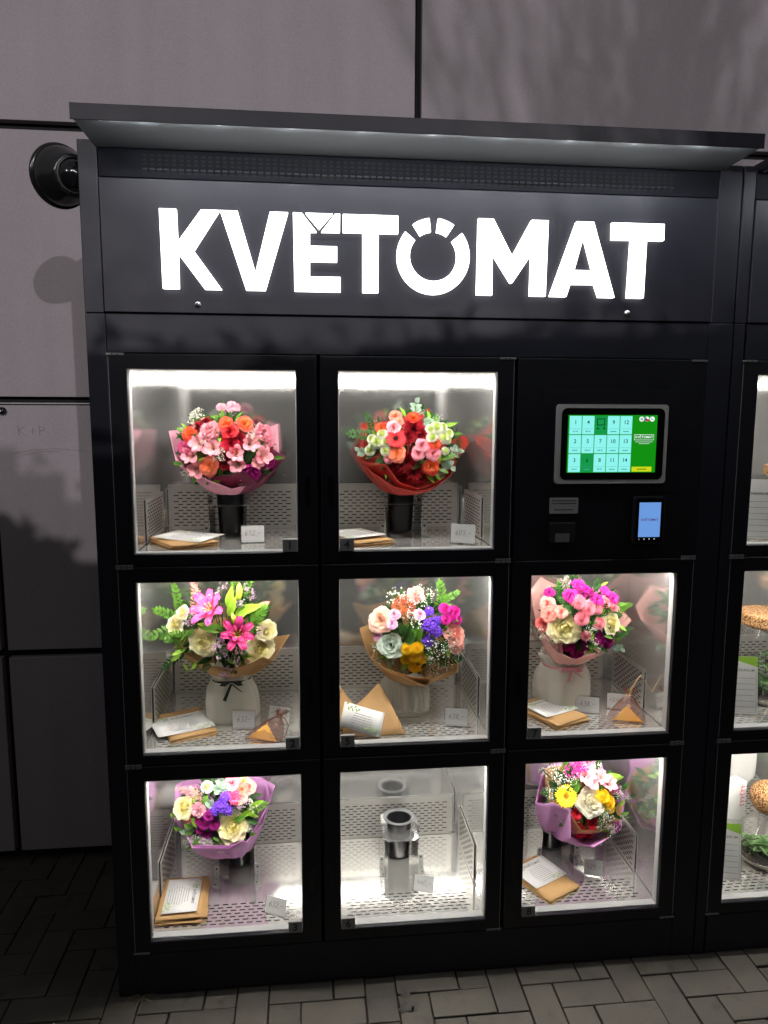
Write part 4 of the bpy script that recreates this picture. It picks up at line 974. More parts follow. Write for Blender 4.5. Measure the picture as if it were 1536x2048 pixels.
for x, z in ((.1535, 1.6147), (1.1033, 1.6133)):
    b = MB(); b.lathe([(0, .0045), (.004, .004), (.0062, .002), (.0072, 0)], 20).xform(Matrix.Rotation(PI / 2, 4, 'X')); b.xform(T((x, -.0032, z)))
    b.box(x - .0025, x + .0025, -.0081, -.0077, z - .0007, z + .0007, 1); b.box(x - .0007, x + .0007, -.0082, -.0078, z - .0025, z + .0025, 1)
    b.build('screw', [M_screw, M_dark], mach, True)
for num, (c_, r_) in CELL.items():
    left = c_ == 0
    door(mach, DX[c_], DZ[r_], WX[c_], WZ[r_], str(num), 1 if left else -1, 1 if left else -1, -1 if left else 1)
    compartment(mach, WX[c_], FLOOR[r_], num in (1, 3, 4, 6, 8))
# terminal door
td = MB().box(DX[2][0], DX[2][1], 0, .012, DZ[0][0], DZ[0][1], c=.0015).build('terminal_door', M_door, mach)
MB().box(DX[2][0] + .002, DX[2][1] - .002, .0125, .03, DZ[0][0], DZ[0][1]).build('backing', M_dark, td)
MB().box(.918, 1.252, -.0008, .0, 1.205, 1.440, c=.0003).build('cover_plate', M_door, td)
for zz, xa in ((1.5075, 1.266), (1.0485, 1.266)):
    MB().box(xa, xa + .037, -.0018, .006, zz, zz + .0048, c=.0006).build('hinge', mat('hinge_steel', (.22, .22, .22), .4, metal=.4), td)

def rounded(x0, x1, z0, z1, r, n=6):
    P = []
    for cx, cz, a0 in ((x1 - r, z1 - r, 0), (x0 + r, z1 - r, 90), (x0 + r, z0 + r, 180), (x1 - r, z0 + r, 270)):
        for j in range(n + 1):
            a = math.radians(a0 + 90 * j / n); P.append((cx + r * math.cos(a), cz + r * math.sin(a)))
    return P
SX0, SX1, SZ0, SZ1 = .9734, 1.1856, 1.2537, 1.3855
def su(u): return SX0 + (SX1 - SX0) * u
def sv_(v): return SZ1 - (SZ1 - SZ0) * v
ts = MB().prism(rounded(.9465, 1.2122, 1.2280, 1.4095, .008), -.0075, -.0010).build('touchscreen', mat('tablet_frame', (.52, .51, .49), .45, metal=.1), mach)
MB().prism(rounded(.9585, 1.2038, 1.2372, 1.4010, .013), -.0082, -.0076).build('glass_front', M_black, ts)
MB().box(SX0, SX1, -.0087, -.0083, SZ0, SZ1).build('screen', emit('screen_green', srgb('129a12'), .85), ts)
E_tile = emit('screen_tile', srgb('8df5ee'), 1.0); E_tileg = emit('screen_tile_empty', srgb('14a04c'), .9); E_num = emit('screen_ink', srgb('103a44'), .6); E_white = emit('screen_white', (.85, 1, .95), 1.)
E_yel = emit('screen_yellow', srgb('d2e01c'), .95); E_line = emit('screen_faint', srgb('4cb0a8'), .8)
names = [['1', '4', None, '9', '12'], ['2', '5', '7', '10', '13'], ['3', '6', '8', '11', '14']]
price = {'1': '612', '4': '603', '2': '632', '5': '638', '7': '638', '3': '632', '8': '429'}
for r in range(3):
    for c in range(5):
        u0, u1, v0, v1 = .016 + .1415 * c, .016 + .1415 * c + .133, .018 + .3285 * r, .018 + .3285 * r + .314
        nm = names[r][c]; b = MB()
        b.box(su(u0), su(u1), -.0091, -.0088, sv_(v1), sv_(v0))
        um = (su(u0) + su(u1)) / 2
        if nm is None:
            for xa, xb, za, zb in ((.02, .112, .06, .075), (.02, .112, .165, .18), (.02, .03, .075, .165), (.102, .112, .075, .165), (.02, .045, .22, .245), (.095, .11, .205, .25)):
                b.box(su(u0 + xa), su(u0 + xb), -.00935, -.0092, sv_(zb), sv_(za), 1)
        else:
            b.merge(text_mb(nm, .0125, .012), T((um, -.0093, sv_(v0 + .11))), 1)
            b.box(su(u0 + .012), su(u1 - .012), -.00925, -.0092, sv_(v0 + .222), sv_(v0 + .218), 2)
            if nm in price: b.merge(text_mb(price[nm] + ' Kč', .0042, .02), T((um, -.0093, sv_(v0 + .265))), 1)
            else: b.box(um - .007, um + .007, -.00935, -.0092, sv_(v0 + .275), sv_(v0 + .26), 2)
        b.build('tile', [E_tileg if nm in (None, '6') else E_tile, E_num, E_line], ts)
b = MB()
for i, u in enumerate((.82, .88, .94)):
    b.disc((su(u), -.0090, sv_(.068)), .0058, 20)
b.merge(text_mb('KVĚTOMAT', .0080, .012), T((su(.857), -.0092, sv_(.383))))
for xa, xb, za, zb in ((.745, .968, .335, .342), (.745, .968, .427, .434), (.745, .748, .342, .427), (.965, .968, .342, .427), (.76, .955, .462, .468), (.80, .92, .492, .498)):
    b.box(su(xa), su(xb), -.0092, -.0090, sv_(zb), sv_(za))
b.build('screen_logo', E_white, ts)
b = MB(); b.add([(su(.88), -.0094, sv_(.068)), (su(.88) + .0058, -.0094, sv_(.068)), (su(.88) + .004, -.0094, sv_(.068) - .0042), (su(.88), -.0094, sv_(.068) - .0057), (su(.88) - .004, -.0094, sv_(.068) - .0042)], [(0, 4, 3, 2, 1)])
b.add([(su(.88), -.0095, sv_(.068)), (su(.88) - .004, -.0095, sv_(.068) + .0042), (su(.88) - .0058, -.0095, sv_(.068)), (su(.88) - .004, -.0095, sv_(.068) - .0042)], [(0, 1, 2, 3)], 1)
b.lathe([(.0016, 0), (.0030, 0)], 14).xform(T((su(.82), -.0094, sv_(.068))) @ Matrix.Rotation(PI / 2, 4, 'X'), len(b.v) - 28)
b.m[-14:] = [2] * 14
b.tube([(su(.94) - .0025, -.0094, sv_(.068) + .0025), (su(.94) - .0012, -.0094, sv_(.068) - .001), (su(.94) + .0025, -.0094, sv_(.068) - .0026)], .0008, 4, 2)
b.build('screen_icon', [emit('flag_red', srgb('d8202c'), .8), emit('flag_blue', srgb('1c3c90'), .8), E_num], ts)
b = MB(); b.box(su(.732), su(.958), -.0091, -.0088, sv_(.985), sv_(.90)); b.box(su(.79), su(.90), -.0093, -.0092, sv_(.95), sv_(.935), 1)
b.build('screen_button', [E_yel, emit('button_ink', srgb('5a6a10'), .7)], ts)
MB().ball((1.2075, -.0076, 1.4005), .0012, 1).build('lens', M_dark, ts)
# card terminal, notice plate, receipt slot
pt = MB().prism(rounded(1.1392, 1.2150, 1.0846, 1.1966, .006), -.011, -.0008).build('card_terminal', mat('terminal_body', (.024, .024, .027), .32), mach)
MB().prism(rounded(1.1432, 1.2112, 1.0886, 1.1926, .004), -.0113, -.0108).build('glass_front', M_black, pt)
MB().box(1.1514, 1.2038, -.0120, -.0115, 1.1018, 1.1834).build('screen', emit('terminal_blue', srgb('6f9fe6'), .92), pt)
text_mb('KVĚTOMAT', .0078, .014).xform(T((1.1776, -.0124, 1.1425))).build('lettering', emit('terminal_ink', srgb('6a3a6c'), .5), pt)
for i in range(4): MB().disc((1.1535 + i * .0125, -.0119, 1.0970), .0013 if i else .0008, 8).build('status_icon', emit('icon_white', (.9, .95, 1), .9), pt)
npl = MB().prism(rounded(.9384, 1.0070, 1.1580, 1.1952, .003), -.0022, -.0006).build('notice_plate', mat('plate_grey', (.34, .34, .33), .5), mach)
b = MB()
for x0_, x1_, z in ((.943, 1.003, 1.1870), (.943, 1.002, 1.1805), (.950, .996, 1.1660)):
    x = x0_
    rnd = random.Random(int(z * 1e4))
    while x < x1_:
        l = rnd.uniform(.003, .008); b.box(x, min(x + l, x1_), -.0026, -.0024, z, z + .0022); x += l + .0014
b.build('lettering', M_pen, npl)
rs = MB().box(.9400, 1.0010, -.0060, .0, 1.0890, 1.1372, c=.002).build('receipt_slot', mat('slot_housing', (.022, .022, .025), .35), mach)
b = MB(); b.box(.953, .987, -.0066, -.0062, 1.0915, 1.112)
b.build('slot_mouth', mat('slot_grey', (.16, .16, .16), .5, noise=.5, nscale=200), rs)

# ------------------------------------------------------------------ the second machine, to the right
mach2 = thing('flower_machine', 'second black machine beside it, holding corked glass terrariums behind its doors', 'vending machine', (1.4435, 0, 0), 'flower vending machines along the wall')
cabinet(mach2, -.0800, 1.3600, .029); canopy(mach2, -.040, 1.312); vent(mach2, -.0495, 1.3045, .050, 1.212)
MB().box(-.0495, 1.3045, -.0030, .0110, 1.5970, 1.8670, c=.0016).build('sign_panel', M_paint, mach2)
for c_ in range(3):
    for r_ in range(3):
        left = c_ == 0
        if c_ == 0:
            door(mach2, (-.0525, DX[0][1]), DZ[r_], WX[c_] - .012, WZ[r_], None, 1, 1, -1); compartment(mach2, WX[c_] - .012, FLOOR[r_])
        else:
            MB().box(DX[c_][0], DX[c_][1], 0, .03, DZ[r_][0], DZ[r_][1], c=.0015).build('door', M_door, mach2)
# ------------------------------------------------------------------ flowers: unit meshes facing +z, radius about 1
def petal(b, L, W, th, a0, a1, base=.05, nu=4, nv=5, curl=0., ruf=0., rf=5., cup=.0, t0=0., t1=1., tip=1.0, notch=0., z0=0., seed=0., mi=0):
    """A petal that leaves the axis at angle a0 and bends to a1 (from the axis), at azimuth th; W is its half width."""
    V = []; tt = []; rho, h = base, z0
    for i in range(nv + 1):
        v = i / nv
        if i:
            a = a0 + (a1 - a0) * (v ** 1.1) + curl * max(0, v - .7)
            rho += math.sin(a) * L / nv; h += math.cos(a) * L / nv
        w = W * (math.sin(PI * min(1, .12 + .62 * v)) ** .8) * (1 - (max(0, v - .72) / .28) ** 2 * (1 - .38 * (2 - tip)))
        if v == 1: w = max(w, W * .12 * tip)
        a = a0 + (a1 - a0) * v
        for j in range(nu + 1):
            u = -1 + 2 * j / nu
            wv = u * w; d = wv / max(rho, .22)
            if abs(d) > 1.5: d = math.copysign(1.5, d)
            flat = min(1, rho / .5)
            # blend of a wrapped (cupped) and a flat sheet
            x1, y1 = rho * math.cos(d), rho * math.sin(d); x2, y2 = rho, wv
            k = cup
            x, y = x1 * k + x2 * (1 - k), y1 * k + y2 * (1 - k)
            zz = h + ruf * v * math.sin(rf * u + seed + 2.1 * v) - notch * (1 - abs(u)) * (v == 1) + (0.10 * u * u * W * v if k < .6 else 0)
            x += ruf * .6 * v * math.cos(rf * 1.3 * u + seed * 2)
            V.append((x * math.cos(th) - y * math.sin(th), x * math.sin(th) + y * math.cos(th), zz)); tt.append(t0 + (t1 - t0) * v)
    F = [(i * (nu + 1) + j, i * (nu + 1) + j + 1, (i + 1) * (nu + 1) + j + 1, (i + 1) * (nu + 1) + j) for i in range(nv) for j in range(nu)]
    return b.add(V, F, mi, [max(.001, x) for x in tt])

def fit(b, r=1., zc=True):
    m = max(math.hypot(x, y) for x, y, z in b.v); top = max(z for x, y, z in b.v)
    b.v = [(x * r / m, y * r / m, (z - top * .62 if zc else z) * r / m) for x, y, z in b.v]
    return b

def f_rose(rnd, N=30):
    b = MB()
    for i in range(N):
        s = i / (N - 1); th = i * 2.39996 + rnd.uniform(-.2, .2)
        a0 = .02 + .55 * s ** 1.3; a1 = -.25 + 1.35 * s ** 1.15 + rnd.uniform(-.08, .08)
        petal(b, .62 + .30 * s, .30 + .42 * s ** .8, th, a0, a1, base=.02 + .10 * s, cup=.95 - .35 * s, curl=.6 + 2.4 * s, ruf=.02 + .02 * s, rf=3, nv=6,
              t0=.10 + .35 * s, t1=.35 + .65 * s, tip=1.4, z0=-.10 * s, seed=rnd.uniform(0, 6))
    return fit(b)
def f_garden(rnd, N=64):
    b = MB()
    for i in range(N):
        s = i / (N - 1); th = i * 2.39996 + rnd.uniform(-.45, .45)
        outer = max(0, s - .62) / .38
        petal(b, .50 + .22 * s + .20 * outer + rnd.uniform(-.05, .05), .17 + .20 * s + .30 * outer, th, .08 + .75 * s, .05 + .70 * s + .75 * outer + rnd.uniform(-.12, .12), base=.03 + .20 * s,
              cup=.5 + .2 * outer, curl=-.5 + 1.2 * outer, ruf=.05 + .01 * outer, rf=5, nv=5, t0=.0 + .45 * s, t1=.18 + .75 * s, tip=1.5, z0=-.12 * s, seed=rnd.uniform(0, 6))
    return fit(b)
def f_carnation(rnd, N=46):
    b = MB()
    for i in range(N):
        s = i / (N - 1); th = i * 2.39996 + rnd.uniform(-.3, .3)
        petal(b, .70 + .25 * s, .26 + .14 * s, th, .05 + .45 * s, .15 + 1.45 * s + rnd.uniform(-.15, .15), base=.03, cup=.2, ruf=.10 + .03 * s, rf=9 + rnd.uniform(-1, 1), nu=8, nv=4,
              t0=.0, t1=1., tip=2.0, z0=-.05 * s, seed=rnd.uniform(0, 6))
    return fit(b)
def f_mum(rnd, N=110):
    b = MB()
    for i in range(N):
        s = (i / (N - 1)) ** .7; th = i * 2.39996 + rnd.uniform(-.2, .2)
        petal(b, .42 + .58 * s, .085 + .03 * s, th, .1 + 1.15 * s, .0 + 1.35 * s + rnd.uniform(-.25, .25), base=.04 + .05 * s, cup=0, ruf=.015, nu=2, nv=4, t0=.05 + .3 * s, t1=.4 + .6 * s, tip=1.2, z0=.22 * (1 - s), seed=i)
    b.ball((0, 0, .30), .10, 1, t=.001, sq=(1, 1, .6))
    return fit(b)
def f_santini(rnd, N=120):
    b = MB()
    b.ball((0, 0, 0), .58, 2, t=.3, sq=(1, 1, .8))
    for i in range(N):
        s = (i + .5) / N; ph = math.acos(1 - 1.55 * s); th = i * 2.39996
        d = Vector((math.sin(ph) * math.cos(th), math.sin(ph) * math.sin(th), .8 * math.cos(ph)))
        L = .30 + .18 * s; w = .11
        sd = Vector((-math.sin(th), math.cos(th), 0)) * w; up = Vector((0, 0, 1)) - d * d.z; up = up.normalized() if up.length > .01 else Vector((1, 0, 0))
        p0 = d * .52; p1 = d * (.52 + L * .7) + up * .04; p2 = d * (.52 + L) + up * (.14 - .1 * s)
        tv = min(1, .15 + s * 2.4)
        b.add([p0 - sd * .6, p0 + sd * .6, p1 - sd, p1 + sd, p2 - sd * .45, p2 + sd * .45], [(0, 1, 3, 2), (2, 3, 5, 4)], 0, [max(.001, tv * .7)] * 2 + [max(.001, tv * .9)] * 2 + [max(.001, tv)] * 2)
    b.v = [(x, y, z - .15) for x, y, z in b.v]
    return fit(b, zc=False)
def f_gerbera(rnd):
    b = MB()
    for ring, (N, L, a, tb) in enumerate(((30, 1., 1.52, .5), (30, .9, 1.38, .6), (26, .52, 1.15, .7))):
        for i in range(N):
            th = 2 * PI * (i + .5 * ring) / N + rnd.uniform(-.05, .05)
            petal(b, L * rnd.uniform(.93, 1.03) - .15, .088, th, a - .25, a + .1, base=.16, cup=0, nu=2, nv=4, t0=tb, t1=1., tip=1.4, z0=.03 * ring, ruf=.008)
    n0 = len(b.v)
    for i in range(90):
        r = .26 * math.sqrt((i + .5) / 90); th = i * 2.39996
        b.ball((r * math.cos(th), r * math.sin(th), .14 - .5 * (r - .13) ** 2), .026, 0, t=.001 if r < .13 else .12)
    b.v = [(x, y, z - .1) for x, y, z in b.v]
    return fit(b, zc=False)
def f_alstro(rnd):
    b = MB()
    for i in range(6):
        th = 2 * PI * i / 6 + rnd.uniform(-.1, .1); broad = i % 2 == 0
        petal(b, 1.15, .40 if broad else .24, th, .25, (1.15 if broad else 1.0) + rnd.uniform(-.2, .2), base=.06, cup=.25, nu=4, nv=6, curl=.8, ruf=.05, rf=4, t0=.0 if not broad else .35, t1=1., tip=1.2 if broad else .8, seed=i)
    for i in range(5):
        th = i * 1.3; b.tube([(0, 0, .1), (.10 * math.cos(th), .10 * math.sin(th), .5), (.2 * math.cos(th), .2 * math.sin(th), .75)], .018, 4, 0, .2)
    return fit(b)
def f_violet(rnd):
    b = MB()
    for k in range(22):
        a = k * 2.39996; r = .82 * math.sqrt((k + .3) / 22); c = Vector((r * math.cos(a), r * math.sin(a), .55 * math.sqrt(max(0, 1 - r * r)) + rnd.uniform(-.08, .08)))
        fl = MB(); n = 5
        for i in range(n): petal(fl, .26, .15, 2 * PI * i / n + a, .6, 1.45 + rnd.uniform(-.3, .3), base=.01, cup=0, nu=2, nv=3, ruf=.03, t0=.0, t1=1., tip=1.7, seed=i + k)
        q_ = Vector((0, 0, 1)).rotation_difference((c + Vector((rnd.uniform(-.3, .3), rnd.uniform(-.3, .3), .4))).normalized())
        b.merge(fl, T(c) @ q_.to_matrix().to_4x4())
    b.v = [(x, y, z - .3) for x, y, z in b.v]
    return fit(b, zc=False)
def f_statice(rnd):
    b = MB()
    for k in range(70):
        d = Vector((rnd.gauss(0, 1), rnd.gauss(0, 1), abs(rnd.gauss(0, .8)))).normalized() * rnd.uniform(.55, 1); d.z *= .7
        fl = MB()
        for i in range(4): petal(fl, .15, .075, PI / 2 * i + rnd.uniform(0, 1), .3, 1.1, base=.01, cup=0, nu=2, nv=2, ruf=.02, t0=.2, t1=1., tip=1.8, seed=k + i)
        b.merge(fl, T(d) @ Vector((0, 0, 1)).rotation_difference(d.normalized()).to_matrix().to_4x4())
    return b
def f_gyp(rnd, n=34, rb=.075):
    """Open spray of tiny round flowers on forked wiry stems."""
    b = MB()
    for k in range(n):
        d = Vector((rnd.gauss(0, .5), rnd.gauss(0, .5), rnd.gauss(.15, .35)))
        if d.length > 1.05: d *= 1.05 / d.length
        r_ = rb * rnd.uniform(.65, 1.2)
        bm = bmesh.new(); bmesh.ops.create_icosphere(bm, subdivisions=1, radius=r_)
        for v in bm.verts: v.co *= rnd.uniform(.75, 1.2)
        b.add([d + v.co for v in bm.verts], [[v.index for v in f.verts] for f in bm.faces], 0, [.9] * len(bm.verts)); bm.free()
        m_ = d * .5 + Vector((rnd.uniform(-.06, .06), rnd.uniform(-.06, .06), -.25)); b.tube([(0, 0, -.9), m_, d - d.normalized() * r_ * .6], .009, 3, 1, cap=False)
    return b
def f_lilac(rnd):
    b = MB()
    for k in range(10):
        d = Vector((rnd.gauss(0, .55), rnd.gauss(0, .55), rnd.gauss(.1, .3)))
        if d.length > 1: d.normalize()
        b.tube([(0, 0, -.9), d * .5 + Vector((0, 0, -.3)), d], .012, 3, 1, cap=False)
        for j in range(6):
            c = d + Vector((rnd.gauss(0, .13), rnd.gauss(0, .13), rnd.gauss(0, .12)))
            for i in range(3):
                e = c + Vector((rnd.gauss(0, .05), rnd.gauss(0, .05), rnd.gauss(0, .05))); b.ball(e, .045, 0, t=rnd.uniform(.3, 1), sq=(1, 1, 1.5))
    return b
def f_pincushion(rnd):
    b = MB(); b.ball((0, 0, -.1), .45, 2, t=.15, sq=(1, 1, .9))
    for i in range(130):
        s = (i + .5) / 130; ph = math.acos(1 - 1.25 * s); th = i * 2.39996
        d = Vector((math.sin(ph) * math.cos(th), math.sin(ph) * math.sin(th), math.cos(ph)))
        p1 = d * .8 + Vector((0, 0, .10)); p2 = d * .86 + Vector((0, 0, .34)) * (1 - .3 * s) - Vector((d.x, d.y, 0)) * .12
        b.tube([d * .35, p1, p2], [.022, .02, .014], 4, 0, .7, cap=False); b.ball(p2, .034, 0, t=.99)
    return fit(b)
def f_kale(rnd):
    b = MB(); N = 15
    for i in range(N):
        s = i / (N - 1); th = i * 2.39996
        petal(b, .75 + .25 * s, .32 + .34 * s, th, .1 + .5 * s, .1 + 1.05 * s, base=.03 + .06 * s, cup=.45, nu=8, nv=6, curl=1.2 * s, ruf=.05 + .03 * s, rf=11, t0=0., t1=1., tip=1.9, seed=i)
    return fit(b)
def leaf_shape(b, p, d, n, L, W, nv=5, bend=.25, t0=.2, t1=1., fold=.25, tipk=1.):
    """One leaf from p along d with its face towards n."""
    d = Vector(d).normalized(); n = Vector(n); n = (n - d * n.dot(d)); n = n.normalized() if n.length > 1e-5 else d.orthogonal().normalized(); sd = d.cross(n)
    V, tt = [], []
    for i in range(nv + 1):
        v = i / nv; w = W * math.sin(PI * (v * .94 + .03) ** (.8 * tipk)) if 0 < i < nv else W * (.05 if i == nv else .12)
        c = Vector(p) + d * (L * v) - n * (bend * L * v * v)
        V += [c - sd * w + n * w * fold, c, c + sd * w + n * w * fold]; tt += [t0 + (t1 - t0) * v, t0 * .6 + .001, t0 + (t1 - t0) * v]
    F = []
    for i in range(nv):
        for j in range(2): F.append((i * 3 + j, i * 3 + j + 1, i * 3 + j + 4, i * 3 + j + 3))
    return b.add(V, F, 0, tt)
def f_leaf(rnd): return leaf_shape(MB(), (0, -1, 0), (0, 1, .05), (0, 0, 1), 2.0, .36, nv=8, bend=.18)
def f_sprig(rnd):
    """Feather leaf: a stem with paired narrow leaflets, lying along +y."""
    b = MB(); n = 7
    P = [Vector((.06 * math.sin(i * .5), -1 + 2 * i / n * .93, -.12 * (i / n) ** 2)) for i in range(n + 1)]
    b.tube(P, [.022 - .002 * i for i in range(n + 1)], 4, 0, .3)
    for i in range(1, n + 1):
        for s in (-1, 1):
            l = .62 - .04 * i + rnd.uniform(-.05, .05)
            leaf_shape(b, P[i], (s * .8, .62 + rnd.uniform(-.15, .15), rnd.uniform(-.15, .25)), (rnd.uniform(-.3, .3), 0, 1), l, .105, nv=4, bend=.2)
    leaf_shape(b, P[n], (0, 1, 0), (0, 0, 1), .4, .09, nv=4)
    return b
def f_euca_leaf(rnd):
    return leaf_shape(MB(), (0, 0, 0), (0, 1, 0), (0, 0, 1), 1., .42, nv=6, bend=.2, tipk=.9, fold=.12)
def f_astilbe(rnd):
    b = MB(); b.tube([(0, -1.2, 0), (0, 0, .03), (0, 1, 0)], [.02, .015, .008], 4, 1)
    for i in range(26):
        y = -.75 + 1.7 * i / 26; L = .55 * (1 - (y + .75) / 1.85) + .08; a = i * 2.39996
        d = Vector((math.cos(a), .75, math.sin(a) * .7)).normalized(); 
        for j in range(int(6 + 20 * L)):
            s = rnd.uniform(.1, 1); b.ball(Vector((0, y, 0)) + d * L * s + Vector((rnd.gauss(0, .03), rnd.gauss(0, .03), rnd.gauss(0, .03))), .028 * rnd.uniform(.6, 1.3), 0, t=rnd.uniform(.2, 1), sq=(1, 1.4, 1))
        b.tube([(0, y, 0), Vector((0, y, 0)) + d * L], .008, 3, 0, .4, cap=False)
    return b
def f_lilybud(rnd):
    b = MB(); n = 12
    prof = [(-1, .10), (-.8, .22), (-.4, .34), (.1, .36), (.5, .28), (.85, .14), (1, .03)]
    V, tt = [], []
    for y, r in prof:
        for j in range(n):
            a = 2 * PI * j / n; q_ = r * (1 + .10 * math.cos(3 * a)); V.append((q_ * math.cos(a), y, q_ * math.sin(a))); tt.append(max(.001, (y + 1) / 2))
    F = [(i * n + j, i * n + (j + 1) % n, (i + 1) * n + (j + 1) % n, (i + 1) * n + j) for i in range(len(prof) - 1) for j in range(n)]
    return b.add(V, F, 0, tt)
def f_lily_petal(rnd):
    b = MB(); petal(b, 1.15, .21, 0, .40, 1.15, base=.05, cup=.1, nu=6, nv=9, curl=1.8, ruf=.045, rf=5, t0=.15, t1=1., tip=.2)
    return b
def f_lily_heart(rnd):
    b = MB()
    for i in range(6):
        th = 2 * PI * i / 6 + .4; p2 = Vector((.20 * math.cos(th), .20 * math.sin(th), .62))
        b.tube([(0, 0, 0), (.08 * math.cos(th), .08 * math.sin(th), .35), p2], .014, 4, 0, .05); b.ball(p2, .045, 1, t=.001, sq=(1, .6, .5))
    b.ball((0, 0, .02), .12, 1, t=.3)
    return b

SHAPES = dict(rose=f_rose, garden=f_garden, carnation=f_carnation, mum=f_mum, santini=f_santini, gerbera=f_gerbera, alstro=f_alstro, purple=f_violet, statice=f_statice, gyp=f_gyp, lilac=f_lilac,
              pincushion=f_pincushion, kale=f_kale, leaf=f_leaf, sprig=f_sprig, euca=f_euca_leaf, astilbe=f_astilbe, lilybud=f_lilybud, lily_petal=f_lily_petal, lily=f_lily_heart)
NAMES = dict(rose='rose', garden='garden_rose', carnation='carnation', mum='chrysanthemum', santini='button_chrysanthemum', gerbera='gerbera', alstro='alstroemeria', purple='stock_flower', statice='statice',
             gyp='baby_breath', lilac='sea_lavender', pincushion='pincushion_flower', kale='ornamental_kale', leaf='leaf', sprig='leaf_sprig', euca='eucalyptus', astilbe='astilbe', lilybud='lily_bud', lily='lily')
HUES = dict(coral=('f0883c', 'd93a2c'), coralo=('f09a48', 'dd4a38'), orange=('f89a3a', 'f28a72'), red=('98101c', 'c21a26'), redor=('ee8a3a', 'cf2a24'), peach=('f2a878', 'e87c70'),
            pink=('ec98a0', 'f0a8b4'), rosepink=('e68c9c', 'ef9caa'), hotpink=('d8407c', 'ea6aa0'), pinkw=('d84a7c', 'f4b8c8'), palepink=('f4c4b8', 'f29cae'), darkred=('5a0814', '9c1020'), crimson=('a01028', 'd0203c'),
            purple=('7a0c58', 'b81c8c'), plum=('6a0a44', '94186a'), magenta=('b01478', 'd83aa8'), purplem=('8a1060', 'b0309a'), whiteg=('b4c83a', 'f0f0e4'), cream=('f6ea8c', 'fbf7d6'), ivory=('f8f0cc', 'fdfaec'),
            peachc=('f0b48a', 'f2c4b4'), peachp=('ee9c90', 'f2b2a8'), mauve=('d88cb4', 'e4b0cc'), salmon=('ee8c84', 'f2a498'), salmonr=('e46068', 'ec7c78'), yellow=('f2c224', 'fbdc30'), violet=('4a20a0', '7c48d0'),
            white=('d8d8c4', 'eeeee6'), lil=('b088a8', 'd4b4cc'), kale=('7ca068', 'd4e0d4'), kale2=('5c8450', 'b8ccb4'), green=('4c7a24', '6c9a34'), dgreen=('28481f', '3f6a2e'), lime=('7aa42a', '98c040'), grey=('7a9280', 'a0b4a0'),
            pinklily=('f08cb8', 'd8448c'), darklily=('c03c78', 'b02868'), yg=('b8c438', 'dcd868'), pinkbud=('a8b040', 'e87c7c'), salmon2=('e89a90', 'f0b0a8'), palesalmon=('e8a8a0', 'f0c4bc'))
MESHES = {}
def flower_mesh(typ, hue, variant):
    key = (typ, hue, variant)
    if key not in MESHES:
        rnd = random.Random(hash((typ, variant)) % 1000 if False else sum(map(ord, typ)) * 7 + variant)
        b = SHAPES[typ](rnd)
        h0, h1 = HUES[hue]; c0, c1 = srgb(h0), srgb(h1)
        if typ == 'gerbera': c0 = srgb('3a2010') if hue == 'red' else srgb('c89018'); 
        if typ == 'mum': c0 = srgb('c88a18') if variant == 0 else c0
        mats = [petal_mat(typ + '_' + hue if typ in ('gerbera', 'mum', 'garden') else hue, c0, c1, trans=.30 if typ in ('leaf', 'sprig') else (.36 if typ == 'garden' else .24))]
        if typ in ('gyp', 'lilac', 'astilbe'): mats.append(petal_mat('stalk', srgb('5a7a34'), srgb('5a7a34')))
        MESHES[key] = b.mesh(NAMES.get(typ, typ), mats, typ not in ('gyp', 'lilac', 'astilbe'))
    return MESHES[key]

def facing(n, roll):
    n = Vector(n).normalized(); return Vector((0, 0, 1)).rotation_difference(n) @ Quaternion((0, 0, 1), roll)
def along(d, n):
    d = Vector(d).normalized(); n = Vector(n); n = (n - d * n.dot(d)).normalized(); x = d.cross(n)
    return Matrix((x, d, n)).transposed().to_quaternion()

